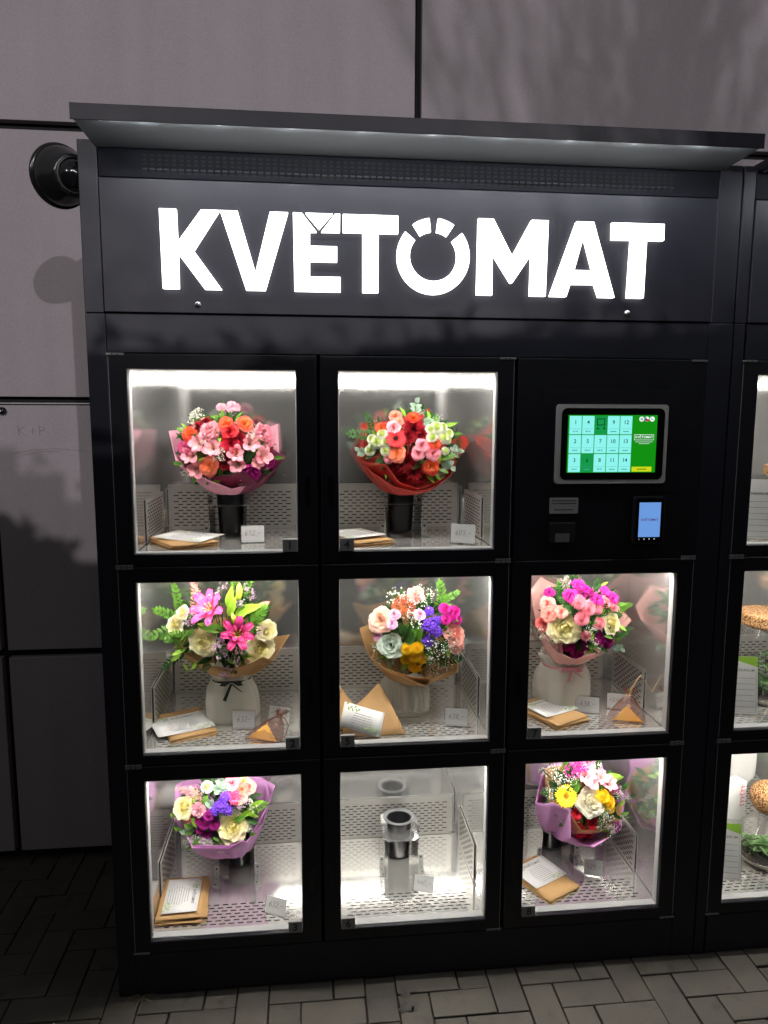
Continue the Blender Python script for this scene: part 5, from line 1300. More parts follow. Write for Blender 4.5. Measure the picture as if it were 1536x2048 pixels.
WRAP = dict(pink=('f2b0c4', .6), plum=('6a2844', .55), brickred=('b03a30', .6), kraft=('b28c5c', .75), rosepaper=('f0bab4', .6), lilacpaper=('cc92c8', .55))
def wrap_mat(k):
    hx, r = WRAP[k]; m = petal_mat('wrap_' + k, srgb(hx), srgb(hx), rough=r, trans=.18)
    return m
def make_wrap(root, org, hue, neck, rn, rim, seed):
    """Sheet of paper lofted from the tied neck to a creased rim, with folds and its own thickness."""
    rnd = random.Random(seed); org = Vector(org); neck = Vector(neck)
    R3 = [Vector(p) for p in rim]; n = len(R3)
    seg = [(R3[(i + 1) % n] - R3[i]).length for i in range(n)]; tot = sum(seg); N = 110
    pts = []
    for i in range(n):
        k = max(2, round(N * seg[i] / tot))
        for j in range(k): pts.append(R3[i].lerp(R3[(i + 1) % n], j / k))
    N = len(pts); cen = sum(pts, Vector()) / N
    ang = []; last = None
    for p in pts:
        a = math.atan2(p.y - cen.y, p.x - cen.x)
        if last is not None:
            while a < last - PI: a += 2 * PI
            while a > last + PI: a -= 2 * PI
            a = max(a, last + .004)
        ang.append(a); last = a
    span = ang[-1] - ang[0] + (2 * PI / N); ang = [ang[0] + (a - ang[0]) * 2 * PI / max(span, 1e-3) for a in ang]
    ph = [rnd.uniform(0, 6.28) for _ in range(6)]; nv = 14
    b = MB(); V = []
    for i in range(nv + 1):
        v = i / nv
        for j, p in enumerate(pts):
            q_ = neck + Vector((rn * math.cos(ang[j]), rn * math.sin(ang[j]), 0))
            hv = v ** 1.35; rv = v ** .80                         # opens first, then climbs
            c = Vector((q_.x + (p.x - q_.x) * rv, q_.y + (p.y - q_.y) * rv, q_.z + (p.z - q_.z) * hv))
            fold = (math.sin(7 * ang[j] + ph[0]) * .5 + math.sin(13 * ang[j] + ph[1] + 2 * v) * .3 + math.sin(23 * ang[j] + ph[2]) * .2)
            amp = .006 * math.sin(PI * min(1, v * 1.02)) + .004 * (1 - v)
            o = Vector((math.cos(ang[j]), math.sin(ang[j]), 0)); V.append(c + o * fold * amp - org)
    F = [(i * N + j, i * N + (j + 1) % N, (i + 1) * N + (j + 1) % N, (i + 1) * N + j) for i in range(nv) for j in range(N)]
    b.add(V, F, 0, [.5] * len(V))
    o = b.build('wrap', wrap_mat(hue), root, True)
    md = o.modifiers.new('thickness', 'SOLIDIFY'); md.thickness = .0007; md.offset = 0
    return o

BQ_LABEL = {1: 'bouquet of coral roses and pale pink lilies in pink and plum paper', 4: 'round bouquet in brick red paper with white buttons and a red gerbera', 2: 'loose bouquet with two deep pink lilies and feathery leaves in kraft paper',
            5: 'mixed bouquet with grey green kale, yellow buttons and purple stock flowers', 7: 'bouquet of magenta carnations and two cream garden roses in pale pink paper', 3: 'bouquet in lilac paper with one big cream rose low in front and purple flowers',
            8: 'bouquet in lilac paper with a yellow gerbera beside a cream rose'}
BASE_Z = {1: FLOOR[0], 4: FLOOR[0], 2: FLOOR[1], 5: FLOOR[1], 7: FLOOR[1], 3: FLOOR[2], 8: FLOOR[2]}
for k, B in BOUQUETS.items():
    neck0 = Vector(B['wraps'][0][1]); org = Vector((neck0.x, neck0.y, neck0.z - .02)); cen = Vector(B['centre'])
    root = thing('bouquet', BQ_LABEL[k], 'bouquet', org, 'bouquets behind the glass doors')
    rnd = random.Random(100 + k); rx, ry, rz = B['radius']
    for i, (hue, neck, rn, rim) in enumerate(B['wraps']): make_wrap(root, org, hue, neck, rn, rim, 10 * k + i)
    stems = MB()
    for idx, st in enumerate(B['stems']):
        typ, hue, x, y, z, nx, ny, nz, r = st[:9]; ang = math.radians(st[9]) if len(st) > 9 else 0
        p = Vector((x, y, z)); nrm = Vector((nx, ny, nz)); lp = p - org
        roll = rnd.uniform(0, 6.28); var = rnd.randrange(3)
        rr = r * (1.12 if typ in ('rose', 'garden', 'carnation', 'mum', 'santini', 'alstro', 'pincushion') else 1.)
        if typ in ('leaf', 'sprig', 'astilbe', 'lilybud'):
            d = Vector((math.cos(ang), -.25 if typ != 'astilbe' else -.05, math.sin(ang)))
            inst(NAMES[typ], flower_mesh(typ, hue, var), root, lp, along(d, Vector((0, -1, .35)) + nrm * .6 + Vector((rnd.uniform(-.3, .3), 0, rnd.uniform(-.3, .3)))), r)
            start = lp - d.normalized() * r
        elif typ == 'euca':
            # a twig with pairs of round leaves, each leaf a piece of its own
            d = Vector((math.cos(ang), -.2, math.sin(ang))).normalized(); tw = MB(); tw.tube([Vector(), d * r * 1.5], [r * .04, r * .02], 5, 0, .3)
            e = tw.build('eucalyptus', petal_mat('stalk', srgb('5a7a34'), srgb('5a7a34')), root, loc=lp - d * r * .8)
            for q_, s in ((.25, 1), (.4, -1), (.75, 1), (.9, -1), (1.35, .3)):
                sd = d.cross(Vector((0, -1, 0))).normalized() * s * .9
                inst('leaf', flower_mesh('euca', hue, 0), e, d * r * q_, along(d * .55 + sd + Vector((0, rnd.uniform(-.4, .2), 0)), Vector((rnd.uniform(-.4, .4), -1, rnd.uniform(.1, .7)))), r * rnd.uniform(.75, .95))
            start = lp - d * r
        elif typ == 'lily':
            h = inst('lily', flower_mesh('lily', 'yg', 0), root, lp - nrm.normalized() * r * .4, facing(nrm + Vector((-.5 if idx % 2 else .1, 0, .25)), roll), r * 1.22)
            for i in range(13):
                inner = i >= 7; a = (i / 7 if not inner else (i - 7) / 6 + .07) * 2 * PI
                inst('petal', flower_mesh('lily_petal', hue, 0), h, (0, 0, .03 if i % 2 else 0), Quaternion((0, 0, 1), a) @ Quaternion((0, 1, 0), -.28 * inner + rnd.uniform(-.12, .12)), (.78 if inner else 1.) * rnd.uniform(.92, 1.05))
            start = lp - nrm * r * .3
        else:
            inst(NAMES[typ], flower_mesh(typ, hue, var), root, lp, facing(nrm + Vector((rnd.uniform(-.12, .12), rnd.uniform(-.05, .05), rnd.uniform(-.12, .12))), roll), rr)
            start = lp - nrm.normalized() * r * .35
        mid = (cen - org) * .55 + start * .35; mid.y = max(mid.y, start.y)
        stems.tube([start, mid, Vector((rnd.uniform(-.008, .008), rnd.uniform(-.008, .008), .0))], .0013, 5, 0, .4)
    # small filling sprigs and leaves wherever the heads leave a gap
    heads = [(Vector(st[2:5]), st[8]) for st in B['stems'] if st[0] not in ('leaf', 'sprig', 'euca', 'astilbe', 'gyp', 'lilac')]
    made = 0; tries = 0
    while made < 34 and tries < 900:
        tries += 1
        u, v = rnd.uniform(-.70, .70), rnd.uniform(-.52, .74)
        if u * u + v * v > (.72 if v > -.1 else .45): continue
        h = math.sqrt(1 - u * u - v * v); p = cen + Vector((rx * u, -ry * h * .93, rz * v))
        if any((Vector((p.x, p.z)) - Vector((q_.x, q_.z))).length < r_ * .88 for q_, r_ in heads): continue
        n_ = Vector((u * .8 + rnd.gauss(0, .2), -h - .2, v * .8 + .5 + rnd.gauss(0, .2))); w = rnd.random(); out_ = Vector((u + rnd.gauss(0, .5), -.3, v + .3 + rnd.gauss(0, .5)))
        if w < .62: inst('leaf', flower_mesh('leaf', rnd.choice(('green', 'dgreen', 'green', 'lime')), 0), root, p - org, along(out_, n_), rnd.uniform(.010, .018))
        elif w < .82 and k not in (1, 3, 8): inst('leaf_sprig', flower_mesh('sprig', rnd.choice(('green', 'dgreen')), rnd.randrange(3)), root, p - org, along(out_, n_), rnd.uniform(.016, .024))
        else: inst(NAMES['lilac' if k in (1, 2, 3) else 'gyp'], flower_mesh('lilac' if k in (1, 2, 3) else 'gyp', 'white', rnd.randrange(3)), root, p - org, facing(n_, rnd.uniform(0, 6)), rnd.uniform(.009, .014))
        heads.append((p, .008)); made += 1
    tag(stems.build('stem', petal_mat('dgreen', srgb('28481f'), srgb('3f6a2e')), root, True), kind='stuff')
    # inner greenery between the heads
    fo = MB(); c0 = cen - org
    for i in range(150):
        d = Vector((rnd.gauss(0, 1), -abs(rnd.gauss(0, .8)) + .25, rnd.gauss(0, 1))).normalized()
        q_ = rnd.uniform(.3, .66); dz = d.z * (1 if d.z > 0 else .75); p = c0 + Vector((d.x * rx * q_, d.y * ry * q_, dz * rz * q_ + .012))
        leaf_shape(fo, p, d + Vector((rnd.gauss(0, .5), rnd.gauss(0, .5), rnd.gauss(0, .5))), (rnd.gauss(0, .5), -1, rnd.gauss(.4, .5)), rnd.uniform(.025, .045), rnd.uniform(.005, .009), nv=4)
    fo.build('foliage', petal_mat('dgreen', srgb('28481f'), srgb('3f6a2e')), root, True)

# ------------------------------------------------------------------ vases in their brackets
VPROF = [(.0, 0), (.0285, 0), (.030, .003), (.0345, .088), (.0352, .092), (.0352, .104), (.037, .106), (.0445, .108), (.0452, .1095), (.0445, .111), (.0360, .1105), (.0335, .107), (.0300, .012), (0, .010)]
vb = MB()
vb.lathe([p for p in VPROF[:6]], 40); vb.lathe(VPROF[5:12], 40, mi=1); vb.lathe(VPROF[11:], 40)
me_vase = vb.mesh('bucket_vase', [M_vase, M_rim], True)
VLAB = {1: 'black bucket vase holding the bouquet in pink and plum paper', 4: 'black bucket vase holding the bouquet in brick red paper', 3: 'black bucket vase under the lilac bouquet with the big low rose',
        6: 'empty black bucket vase with grey rim in the flowerless compartment', 8: 'black bucket vase under the lilac bouquet with the yellow gerbera'}
for k, lab in VLAB.items():
    c_, r_ = CELL[k]; bx = .178
    o = bpy.data.objects.new('bucket_vase', me_vase); COL.objects.link(o); o.location = (WX[c_] + bx, .300, FLOOR[r_] + .0062)
    tag(o, lab, 'vase', 'black bucket vases in the compartments')

# ------------------------------------------------------------------ milky bags round the flower pots
M_bag = film('milky_organza', (.93, .91, .83), clear=.06, rough=.16, trans=.40)
def bag_vase(k, x, y, prof, label, ribbon=None, seed=1, skew=0.):
    c_, r_ = CELL[k]; z0 = FLOOR[r_] + .0034
    root = thing('bagged_vase', label, 'vase', (x, y, z0), 'flower pots in milky bags')
    rnd = random.Random(seed); ph = [rnd.uniform(0, 6.28) for _ in range(8)]
    def wob(a, s):
        k_ = .25 + .75 * s
        neck = math.exp(-((s - .72) / .12) ** 2)
        cr = math.sin(7 * a + ph[4] + 5 * s) * math.sin(4 * a - ph[5] + 9 * s)
        return 1 + .04 * math.sin(3 * a + ph[0] + 4 * s) + .035 * math.sin(5 * a + ph[1] - 3 * s) + .035 * cr * min(1, 3 * s) + (.02 + .13 * neck) * math.sin(15 * a + ph[2] + 2 * s) * s + .03 * neck * math.sin(37 * a + ph[3])
    b = MB(); pr = []
    for i in range(len(prof) - 1):
        for j in range(5): pr.append((prof[i][0] + (prof[i + 1][0] - prof[i][0]) * j / 5, prof[i][1] + (prof[i + 1][1] - prof[i][1]) * j / 5))
    pr.append(prof[-1])
    b.lathe(pr, 96, wob=wob); b.build('bag', M_bag, root, True)
    # inner pot seen as a paler shape through the bag
    p = MB(); p.lathe([(0, .004), (prof[1][0] * .72, .004), (prof[1][0] * .82, prof[3][1] * .9), (prof[1][0] * .78, prof[3][1] * .9), (0, prof[3][1] * .88)], 32); p.build('pot', mat('pale_pot', (.72, .70, .64), .5, noise=.15, nscale=30), root, True)
    if ribbon:
        m = mat(ribbon[0], srgb(ribbon[1]), .45); zt = ribbon[2]; rr = ribbon[3]; b = MB()
        ring = [(rr * 1.08 * math.cos(a), rr * 1.08 * math.sin(a), zt + .0025 * math.sin(3 * a)) for a in [2 * PI * j / 40 for j in range(41)]]
        def strip(pts, w):
            V = []; 
            for q_ in pts: V += [(q_[0], q_[1], q_[2] - w), (q_[0], q_[1], q_[2] + w)]
            b.add(V, [(2 * i, 2 * i + 1, 2 * i + 3, 2 * i + 2) for i in range(len(pts) - 1)])
        strip(ring, ribbon[4])
        fx = ribbon[5]; fy = -rr * 1.12
        for s in (-1, 1):
            b.add([(fx, fy - .003, zt + .004), (fx + s * .020, fy - .006, zt + .009), (fx + s * .030, fy - .006, zt - .004), (fx + s * .016, fy - .005, zt - .006)], [(0, 1, 2, 3)])
            ex = fx + s * (.018 if s < 0 else .026); ez = zt - (.042 if s < 0 else .020)
            b.add([(fx - .003, fy - .004, zt), (fx + .003, fy - .004, zt), (ex + .005, fy - .016, ez), (ex - .003, fy - .016, ez + .004)], [(0, 1, 2, 3)])
        b.build('ribbon', m, root)
    return root
bag_vase(2, .178, .228, [(0, .0), (.066, .0), (.070, .006), (.069, .045), (.064, .075), (.050, .100), (.044, .108), (.052, .120), (.058, .132), (.050, .133), (.034, .118)],
         'milky bag vase tied with a dark green ribbon under the lily bouquet', ('green_ribbon', '1c2c22', .104, .047, .0028, .005), 4)
bag_vase(5, .632, .222, [(0, 0), (.064, 0), (.0665, .003), (.063, .0055), (.066, .009), (.0625, .012), (.065, .0155), (.0615, .019), (.062, .05), (.058, .076), (.046, .096), (.030, .106)],
         'milky bag vase with ringed base under the kale bouquet', None, 8)
bag_vase(7, 1.072, .235, [(0, 0), (.068, .0), (.076, .010), (.078, .040), (.074, .075), (.060, .105), (.050, .112), (.058, .124), (.064, .137), (.055, .140), (.036, .122)],
         'milky bag vase tied with a pink ribbon under the magenta carnation bouquet', ('pink_ribbon', 'd8909c', .110, .053, .0042, .002), 15)
# ------------------------------------------------------------------ handwriting
GLYPH = {'0': [[(.5, 1), (.15, .7), (.1, .3), (.4, 0), (.8, .25), (.85, .7), (.5, 1)]], '1': [[(.2, .7), (.55, 1), (.45, 0)]], '2': [[(.1, .8), (.4, 1), (.8, .85), (.6, .45), (.05, .02), (.45, .1), (.9, 0)]],
         '3': [[(.1, .95), (.5, 1), (.8, .8), (.4, .55), (.8, .35), (.6, .02), (.1, .05)]], '4': [[(.5, 1), (.1, .4), (.9, .45)], [(.75, .75), (.6, -.05)]], '5': [[(.85, 1), (.3, .97), (.2, .55), (.7, .5), (.75, .15), (.2, 0)]],
         '6': [[(.75, 1), (.25, .6), (.1, .2), (.45, 0), (.8, .25), (.5, .5), (.15, .3)]], '7': [[(.1, .95), (.85, 1), (.4, 0)], [(.25, .5), (.75, .52)]], '8': [[(.75, .85), (.4, 1), (.25, .75), (.75, .3), (.5, 0), (.15, .25), (.75, .85)]],
         '9': [[(.8, .75), (.45, 1), (.15, .7), (.5, .5), (.8, .75), (.65, 0)]], ',': [[(.4, .08), (.25, -.22)]], '-': [[(.05, .4), (.95, .5)]], '+': [[(.1, .5), (.8, .5)], [(.45, .8), (.45, .2)]],
         'D': [[(.2, 0), (.2, 1), (.7, .8), (.75, .3), (.2, 0)]], 'Á': [[(.05, 0), (.45, 1), (.85, 0)], [(.2, .4), (.7, .42)], [(.5, 1.12), (.7, 1.35)]], 'R': [[(.2, 0), (.2, 1), (.75, .8), (.25, .5), (.8, 0)]], 'E': [[(.75, 1), (.2, .98), (.2, 0), (.8, .02)], [(.2, .5), (.65, .52)]], 'K': [[(.2, 1), (.2, 0)], [(.8, 1), (.2, .5), (.8, 0)]]}
def writing(txt, h, seed=0, r=.00042):
    """Pen strokes in the x-z plane, starting at the origin."""
    rnd = random.Random(seed); b = MB(); x = 0
    for ch in txt:
        w = h * (.62 if ch not in ',' else .35)
        for st in GLYPH[ch]:
            P = [Vector((x + u * w + rnd.uniform(-.03, .03) * h + .12 * v * h, 0, v * h + rnd.uniform(-.03, .03) * h)) for u, v in st]
            sm = [P[0]]
            for i in range(len(P) - 1):
                a_, b_ = P[i], P[i + 1]; pa = P[max(i - 1, 0)]; pb = P[min(i + 2, len(P) - 1)]
                for q_ in (.33, .66, 1.):
                    t2, t3 = q_ * q_, q_ ** 3
                    sm.append(.5 * ((2 * a_) + (b_ - pa) * q_ + (2 * pa - 5 * a_ + 4 * b_ - pb) * t2 + (3 * a_ - pa - 3 * b_ + pb) * t3))
            b.tube(sm, r, 4, cap=False)
        x += w * 1.12
    return b

def price_tag(k, a, bpt, txt, label, lean=.30, w=None, h=.046, seed=0):
    """Clear stand that leans back and holds a handwritten slip; a and bpt are the ends of its foot on the floor."""
    c_, r_ = CELL[k]; z0 = FLOOR[r_] + .0034; a, bpt = Vector((*a, 0)), Vector((*bpt, 0)); w = (bpt - a).length; ang = math.atan2(bpt.y - a.y, bpt.x - a.x)
    root = thing('price_tag', label, 'price tag', (a.x, a.y, z0), 'price tags in clear stands', (0, 0, ang))
    Mr = Matrix.Rotation(-lean, 4, 'X'); e = .0008
    b = MB()
    b.box(0, w, -.0008, 0, .001, h); b.box(0, w, .0026, .0034, .001, h); b.box(0, w, -.0008, .0034, h, h + .0012); b.box(0, w, -.006, -.0012, .006, .0068); b.xform(Mr)
    b.box(0, w, .0, .030, 0, .0009)
    b.build('stand', M_acryl, root)
    MB().box(.002, w - .002, .0012, .0015, .003, h - .003).xform(Mr).build('slip', M_paper, root)
    wr = writing(txt, .0125, seed); wd = max(v[0] for v in wr.v); sc = min(1., (w - .012) / wd)
    wr.xform(Mr @ T(((w - wd * sc) / 2, .0009, h * .42)) @ Matrix.Scale(sc, 4)); wr.build('writing', M_pen, root)
    return root
price_tag(1, (.217, .146), (.276, .151), '612,-', 'slanted price slip reading 612 beside the vase of coral roses', .32, seed=1)
price_tag(4, (.726, .105), (.784, .078), '603,-', 'upright price slip reading 603 near the brick red bouquet', .12, h=.052, seed=2)
price_tag(2, (.186, .130), (.244, .124), '632-', 'price slip reading 632 against the bag with the green ribbon', .22, h=.048, seed=3)
price_tag(5, (.718, .100), (.777, .086), '638,-', 'price slip reading 638 standing alone beside the ringed milky bag', .14, h=.050, seed=4)
price_tag(7, (1.079, .152), (1.141, .134), '638,-', 'price slip reading 638 beside the bag with the pink ribbon', .25, seed=5)
price_tag(7, (1.172, .168), (1.232, .148), '+DÁREK', 'clear stand with handwritten gift slip behind the organza pouch by pink ribbon', .22, seed=6)
price_tag(2, (.272, .168), (.328, .143), '+DÁREK', 'clear stand half hidden behind the pouch beside the lily bouquet', .22, seed=7)
price_tag(3, (.259, .082), (.313, .055), '632,-', 'price slip reading 632 below the lilac bouquet with big low rose', .38, seed=8)
price_tag(6, (.645, .128), (.698, .108), '440,-', 'price slip reading 440 in front of the empty vase', .40, seed=9)
price_tag(8, (1.120, .150), (1.171, .132), '429,-', 'price slip reading 429 on the floor below the yellow gerbera bouquet', .42, seed=10)

# ------------------------------------------------------------------ kraft envelopes and cards
def envelope_mesh(seed, l=.162, w=.114, h=.0042):
    rnd = random.Random(seed); b = MB(); nx, ny = 10, 8; ph = rnd.uniform(0, 6)
    V = []
    for s in (0, 1):
        for j in range(ny + 1):
            for i in range(nx + 1):
                u, v = -1 + 2 * i / nx, -1 + 2 * j / ny; e = (1 - u ** 4) * (1 - v ** 4)
                V.append((u * l / 2, v * w / 2, .0006 + (h * (.55 + .45 * e) + .0008 * math.sin(2.2 * u + ph)) * s * (.35 + .65 * e) + .0009 * max(0, u * v) * s))
    n1 = (nx + 1) * (ny + 1); F = []
    for j in range(ny):
        for i in range(nx):
            q_ = (j * (nx + 1) + i, j * (nx + 1) + i + 1, (j + 1) * (nx + 1) + i + 1, (j + 1) * (nx + 1) + i); F += [q_[::-1], tuple(k + n1 for k in q_)]
    rim = [i for i in range(nx + 1)] + [j * (nx + 1) + nx for j in range(1, ny + 1)] + [ny * (nx + 1) + i for i in range(nx - 1, -1, -1)] + [j * (nx + 1) for j in range(ny - 1, 0, -1)]
    F += [(rim[i], rim[(i + 1) % len(rim)], rim[(i + 1) % len(rim)] + n1, rim[i] + n1) for i in range(len(rim))]
    b.add(V, F)
    return b.mesh('envelope', M_kraft, True)
ENV = [envelope_mesh(s) for s in range(3)]
flap = MB(); flap.add([(-.079, -.055, 0), (-.030, -.046, .0002), (-.030, .046, .0002), (-.079, .055, 0), (-.079, -.055, .0005), (-.030, -.046, .0007), (-.030, .046, .0007), (-.079, .055, .0005)], [(4, 5, 6, 7), (0, 1, 5, 4), (1, 2, 6, 5), (2, 3, 7, 6), (3, 2, 1, 0)])
ME_flap = flap.mesh('flap', mat('kraft_paper_flap', srgb('ac8656'), .75, noise=.1, nscale=60))
def stack(k, x, y, deg, n, names, seed=0, spread=6, lift=0.):
    c_, r_ = CELL[k]; z = FLOOR[r_] + .0034 + lift; rnd = random.Random(seed)
    for i in range(n):
        o = inst('envelope', ENV[(i + seed) % 3], None, (x + rnd.uniform(-.004, .004) * (i > 0), y + rnd.uniform(-.004, .004) * (i > 0), z))
        o.rotation_euler = (0, 0, math.radians(deg + rnd.uniform(-spread, spread) * (i < n - 1)))
        pos = 'only' if n == 1 else ('lowest' if i == 0 else ('topmost' if i == n - 1 else ('middle' if n == 3 else ('second lowest' if i == 1 else 'second topmost'))))
        tag(o, '%s kraft envelope of the stack %s' % (pos, names), 'envelope', 'kraft envelopes in stacks')
        inst('flap', ME_flap, o, (0, 0, .0052)) if i == n - 1 and k in (2, 8) else None
        z += .0050
    return z
def greeting_card(k, pos, rot, label, head=True, l=.140, w=.099, head_side=1):
    """White printed card: name at the head, rows of small print, green leaves in two corners."""
    root = thing('greeting_card', label, 'card', pos, 'white cards on the envelopes', rot)
    n = 8; b = MB(); V = []
    for i in range(n + 1):
        u = -1 + 2 * i / n
        for s in (-1, 1): V.append((u * l / 2, s * w / 2, .0016 * u * u + .0006 * u * s))
    b.add(V, [(2 * i, 2 * i + 2, 2 * i + 3, 2 * i + 1) for i in range(n)]); me_ = b.build('paper', M_paper, root, True); md = me_.modifiers.new('thickness', 'SOLIDIFY'); md.thickness = .0004; md.offset = -1
    def zat(x): u = 2 * x / l; return .0016 * u * u + .0010
    p = MB(); rnd = random.Random(k)
    for i in range(9):
        yy = w * .16 - i * .0062; half = l * (.30 - .02 * abs(i - 4)) * rnd.uniform(.85, 1)
        x = -half
        while x < half:
            e = min(half, x + rnd.uniform(.006, .016)); p.box(x, e, yy, yy + .0011, zat(max(abs(x), abs(e))), zat(max(abs(x), abs(e))) + .0001); x = e + .0016
    if head:
        t = text_mb('KVĚTOMAT', .0105, .012).xform(Matrix.Rotation(-PI / 2, 4, 'X')); t.xform(T((.008, w * .33, .0016))); p.merge(t)
        for xa, xb, ya, yb in ((-.040, -.028, -.001, 0), (-.040, -.028, .010, .011), (-.040, -.039, 0, .010), (-.029, -.028, 0, .010), (-.0345, -.0335, 0, .010)): p.box(xa, xb, w * .33 - .005 + ya, w * .33 - .005 + yb, .0016, .0017)
    p.build('lettering', M_ink, root)
    g = MB()
    for sx, sy in ((-1, 1), (1, -1)):
        for i in range(7):
            x = sx * (l / 2 - .006 - i * .0052); y = sy * (w / 2 - .006 - .0015 * i) - sy * .004 * math.sin(i)
            leaf_shape(g, (x, y, zat(x) + .0002), (-sx * .5, -sy * (1 if i % 2 else -.6), 0), (0, 0, 1), .009, .0022, nv=3, bend=0, fold=0)
    g.build('leaf_print', M_leafink, root)
    return root
FL = [f + .0034 for f in FLOOR]
z = stack(1, .078, .152, -58, 3, 'beside the vase of coral roses', 0)
greeting_card(1, (.092, .158, z + .0030), (.03, .02, math.radians(-28)), 'white card on the envelopes beside the vase of coral roses')
z = stack(4, .503, .150, -66, 3, 'behind the plate with number four', 1)
greeting_card(4, (.500, .165, z + .0030), (.02, -.02, math.radians(-66)), 'white card on the envelopes below the brick red bouquet')
z = stack(2, .072, .162, -66, 2, 'beside the bag with green ribbon', 2, 3)
greeting_card(2, (.062, .150, z + .0030), (.05, .0, math.radians(24)), 'white card on the envelopes beside the bag with green ribbon')
z = stack(7, 1.012, .145, -62, 3, 'beside the bag with pink ribbon', 3)
greeting_card(7, (1.012, .155, z + .0030), (.03, .02, math.radians(28)), 'white card on the envelopes beside the bag with pink ribbon', l=.120, w=.090)
z = stack(3, .053, .140, -88, 4, 'below the lilac bouquet with big low rose', 4, 8)
greeting_card(3, (.050, .137, z + .0030), (0, 0, math.radians(-88)), 'white card lying straight on the envelopes in the compartment numbered three', l=.132, w=.086)
z = stack(8, 1.000, .140, -62, 2, 'below the yellow gerbera bouquet', 5, 4)
greeting_card(8, (.998, .158, z + .0035), (.06, .03, math.radians(-30 + 60)), 'white card tilted on the envelopes below the yellow gerbera', l=.120, w=.092)
# envelopes that lean against the ringed bag
def leaning(c00, c10, c11, c01, label, bow=.010):
    """A bent sheet envelope spanned by its four corners: floor edge first, then the upper edge."""
    P = [Vector(p) for p in (c00, c10, c11, c01)]; b = MB(); nx = ny = 8; V = []
    nr = (P[1] - P[0]).cross(P[3] - P[0]).normalized()
    for s in (0, 1):
        for j in range(ny + 1):
            for i in range(nx + 1):
                u, v = i / nx, j / ny; p = P[0].lerp(P[1], u).lerp(P[3].lerp(P[2], u), v)
                V.append(p - nr * (.0034 * s + bow * math.sin(PI * u) * v - .006 * math.sin(PI * v)))
    n1 = (nx + 1) * (ny + 1); F = []
    for j in range(ny):
        for i in range(nx):
            q_ = (j * (nx + 1) + i, j * (nx + 1) + i + 1, (j + 1) * (nx + 1) + i + 1, (j + 1) * (nx + 1) + i); F += [q_, tuple(k + n1 for k in q_[::-1])]
    rim = [i for i in range(nx + 1)] + [j * (nx + 1) + nx for j in range(1, ny + 1)] + [ny * (nx + 1) + i for i in range(nx - 1, -1, -1)] + [j * (nx + 1) for j in range(ny - 1, 0, -1)]
    F += [(rim[(i + 1) % len(rim)], rim[i], rim[i] + n1, rim[(i + 1) % len(rim)] + n1) for i in range(len(rim))]
    b.add(V, F); b.v = [(x - P[0].x, y - P[0].y, z - P[0].z) for x, y, z in b.v]
    return tag(b.build('envelope', M_kraft, None, True, P[0]), label, 'envelope', 'kraft envelopes in stacks')
leaning((.456, .052, FL[1] + .004), (.6135, .062, FL[1] + .004), (.556, .150, .706), (.476, .128, .646), 'large kraft envelope leaning on the ringed milky bag under the kale bouquet')
leaning((.425, .085, FL[1] + .004), (.500, .090, FL[1] + .004), (.492, .146, .652), (.452, .160, .706), 'second kraft envelope leaning behind the large one beside the ringed bag', .004)
greeting_card(5, (.508, .066, FL[1] + .042), (math.radians(50), math.radians(20), math.radians(2)), 'white card propped on the leaning envelope beside the ringed bag', l=.105, w=.062, head=False)

# ------------------------------------------------------------------ organza pouches and the wooden pieces in them
M_org = film('brown_organza', srgb('8a4c34'), clear=.68, rough=.4, trans=.4)
M_wood = mat('gilt_wood', srgb('e0a840'), .5, noise=.2, nscale=60)
def pouch(k, base, tie, label, wlabel, cord, bead, seed):
    c_, r_ = CELL[k]; z0 = FLOOR[r_] + .0034; bx, by, w, d, deg = base
    root = thing('organza_pouch', label, 'pouch', (bx, by, z0), 'brown organza pouches', (0, 0, math.radians(deg)))
    rnd = random.Random(seed); n = 40; b = MB(); tie = Vector(tie); prof = [(1., 0), (1.04, .06), (.95, .25), (.72, .5), (.42, .75), (.16, .95), (.10, 1.), (.22, 1.10), (.34, 1.22)]
    V = []; ph = rnd.uniform(0, 6)
    for q_, s in prof:
        for j in range(n):
            a = 2 * PI * j / n; wob = 1 + .06 * math.sin(3 * a + ph) + (.10 + .18 * (s > .7)) * math.sin(11 * a + ph) * s
            V.append((q_ * w * math.cos(a) * wob + tie.x * s, q_ * d * math.sin(a) * wob + tie.y * s, tie.z * s + .001 + (.004 * math.sin(9 * a) if s > 1.15 else 0)))
    b.add(V, [(i * n + j, i * n + (j + 1) % n, (i + 1) * n + (j + 1) % n, (i + 1) * n + j) for i in range(len(prof) - 1) for j in range(n)])
    b.build('pouch_cloth', M_org, root, True)
    c = MB(); ring = [(tie.x + .0075 * math.cos(a), tie.y + .0075 * math.sin(a), tie.z * 1.0) for a in [2 * PI * j / 16 for j in range(17)]]
    c.tube(ring, .0013, 6); c.tube([Vector(p) for p in cord], .0012, 6)
    c.build('cord', mat('cord_%d' % k, srgb('5a2c20') if k == 2 else srgb('c4a880'), .6), root)
    MB().ball(bead, .0048, 2).build('bead', mat('pale_bead', (.6, .5, .38), .4), root, True)
    t = thing('wooden_ornament', wlabel, 'ornament', (bx + .002, by - .010, z0 + .004), 'wooden ornaments in the pouches', (math.radians(-42), 0, math.radians(deg)))
    b = MB(); poly = []
    for i in range(4):                                            # fir tree outline with stepped tiers
        zz = .036 * i / 4; wd = .038 - .008 * i; poly += [(wd, zz), (wd - .012, zz + .009)]
    poly = poly + [(0, .044)] + [(-x, z_) for x, z_ in poly[::-1]]
    V = [(x, 0, z_) for x, z_ in poly]; b.prism([(x, z_) for x, z_ in poly], -.002, .0022)
    b.build('tree_shape', M_wood, t)
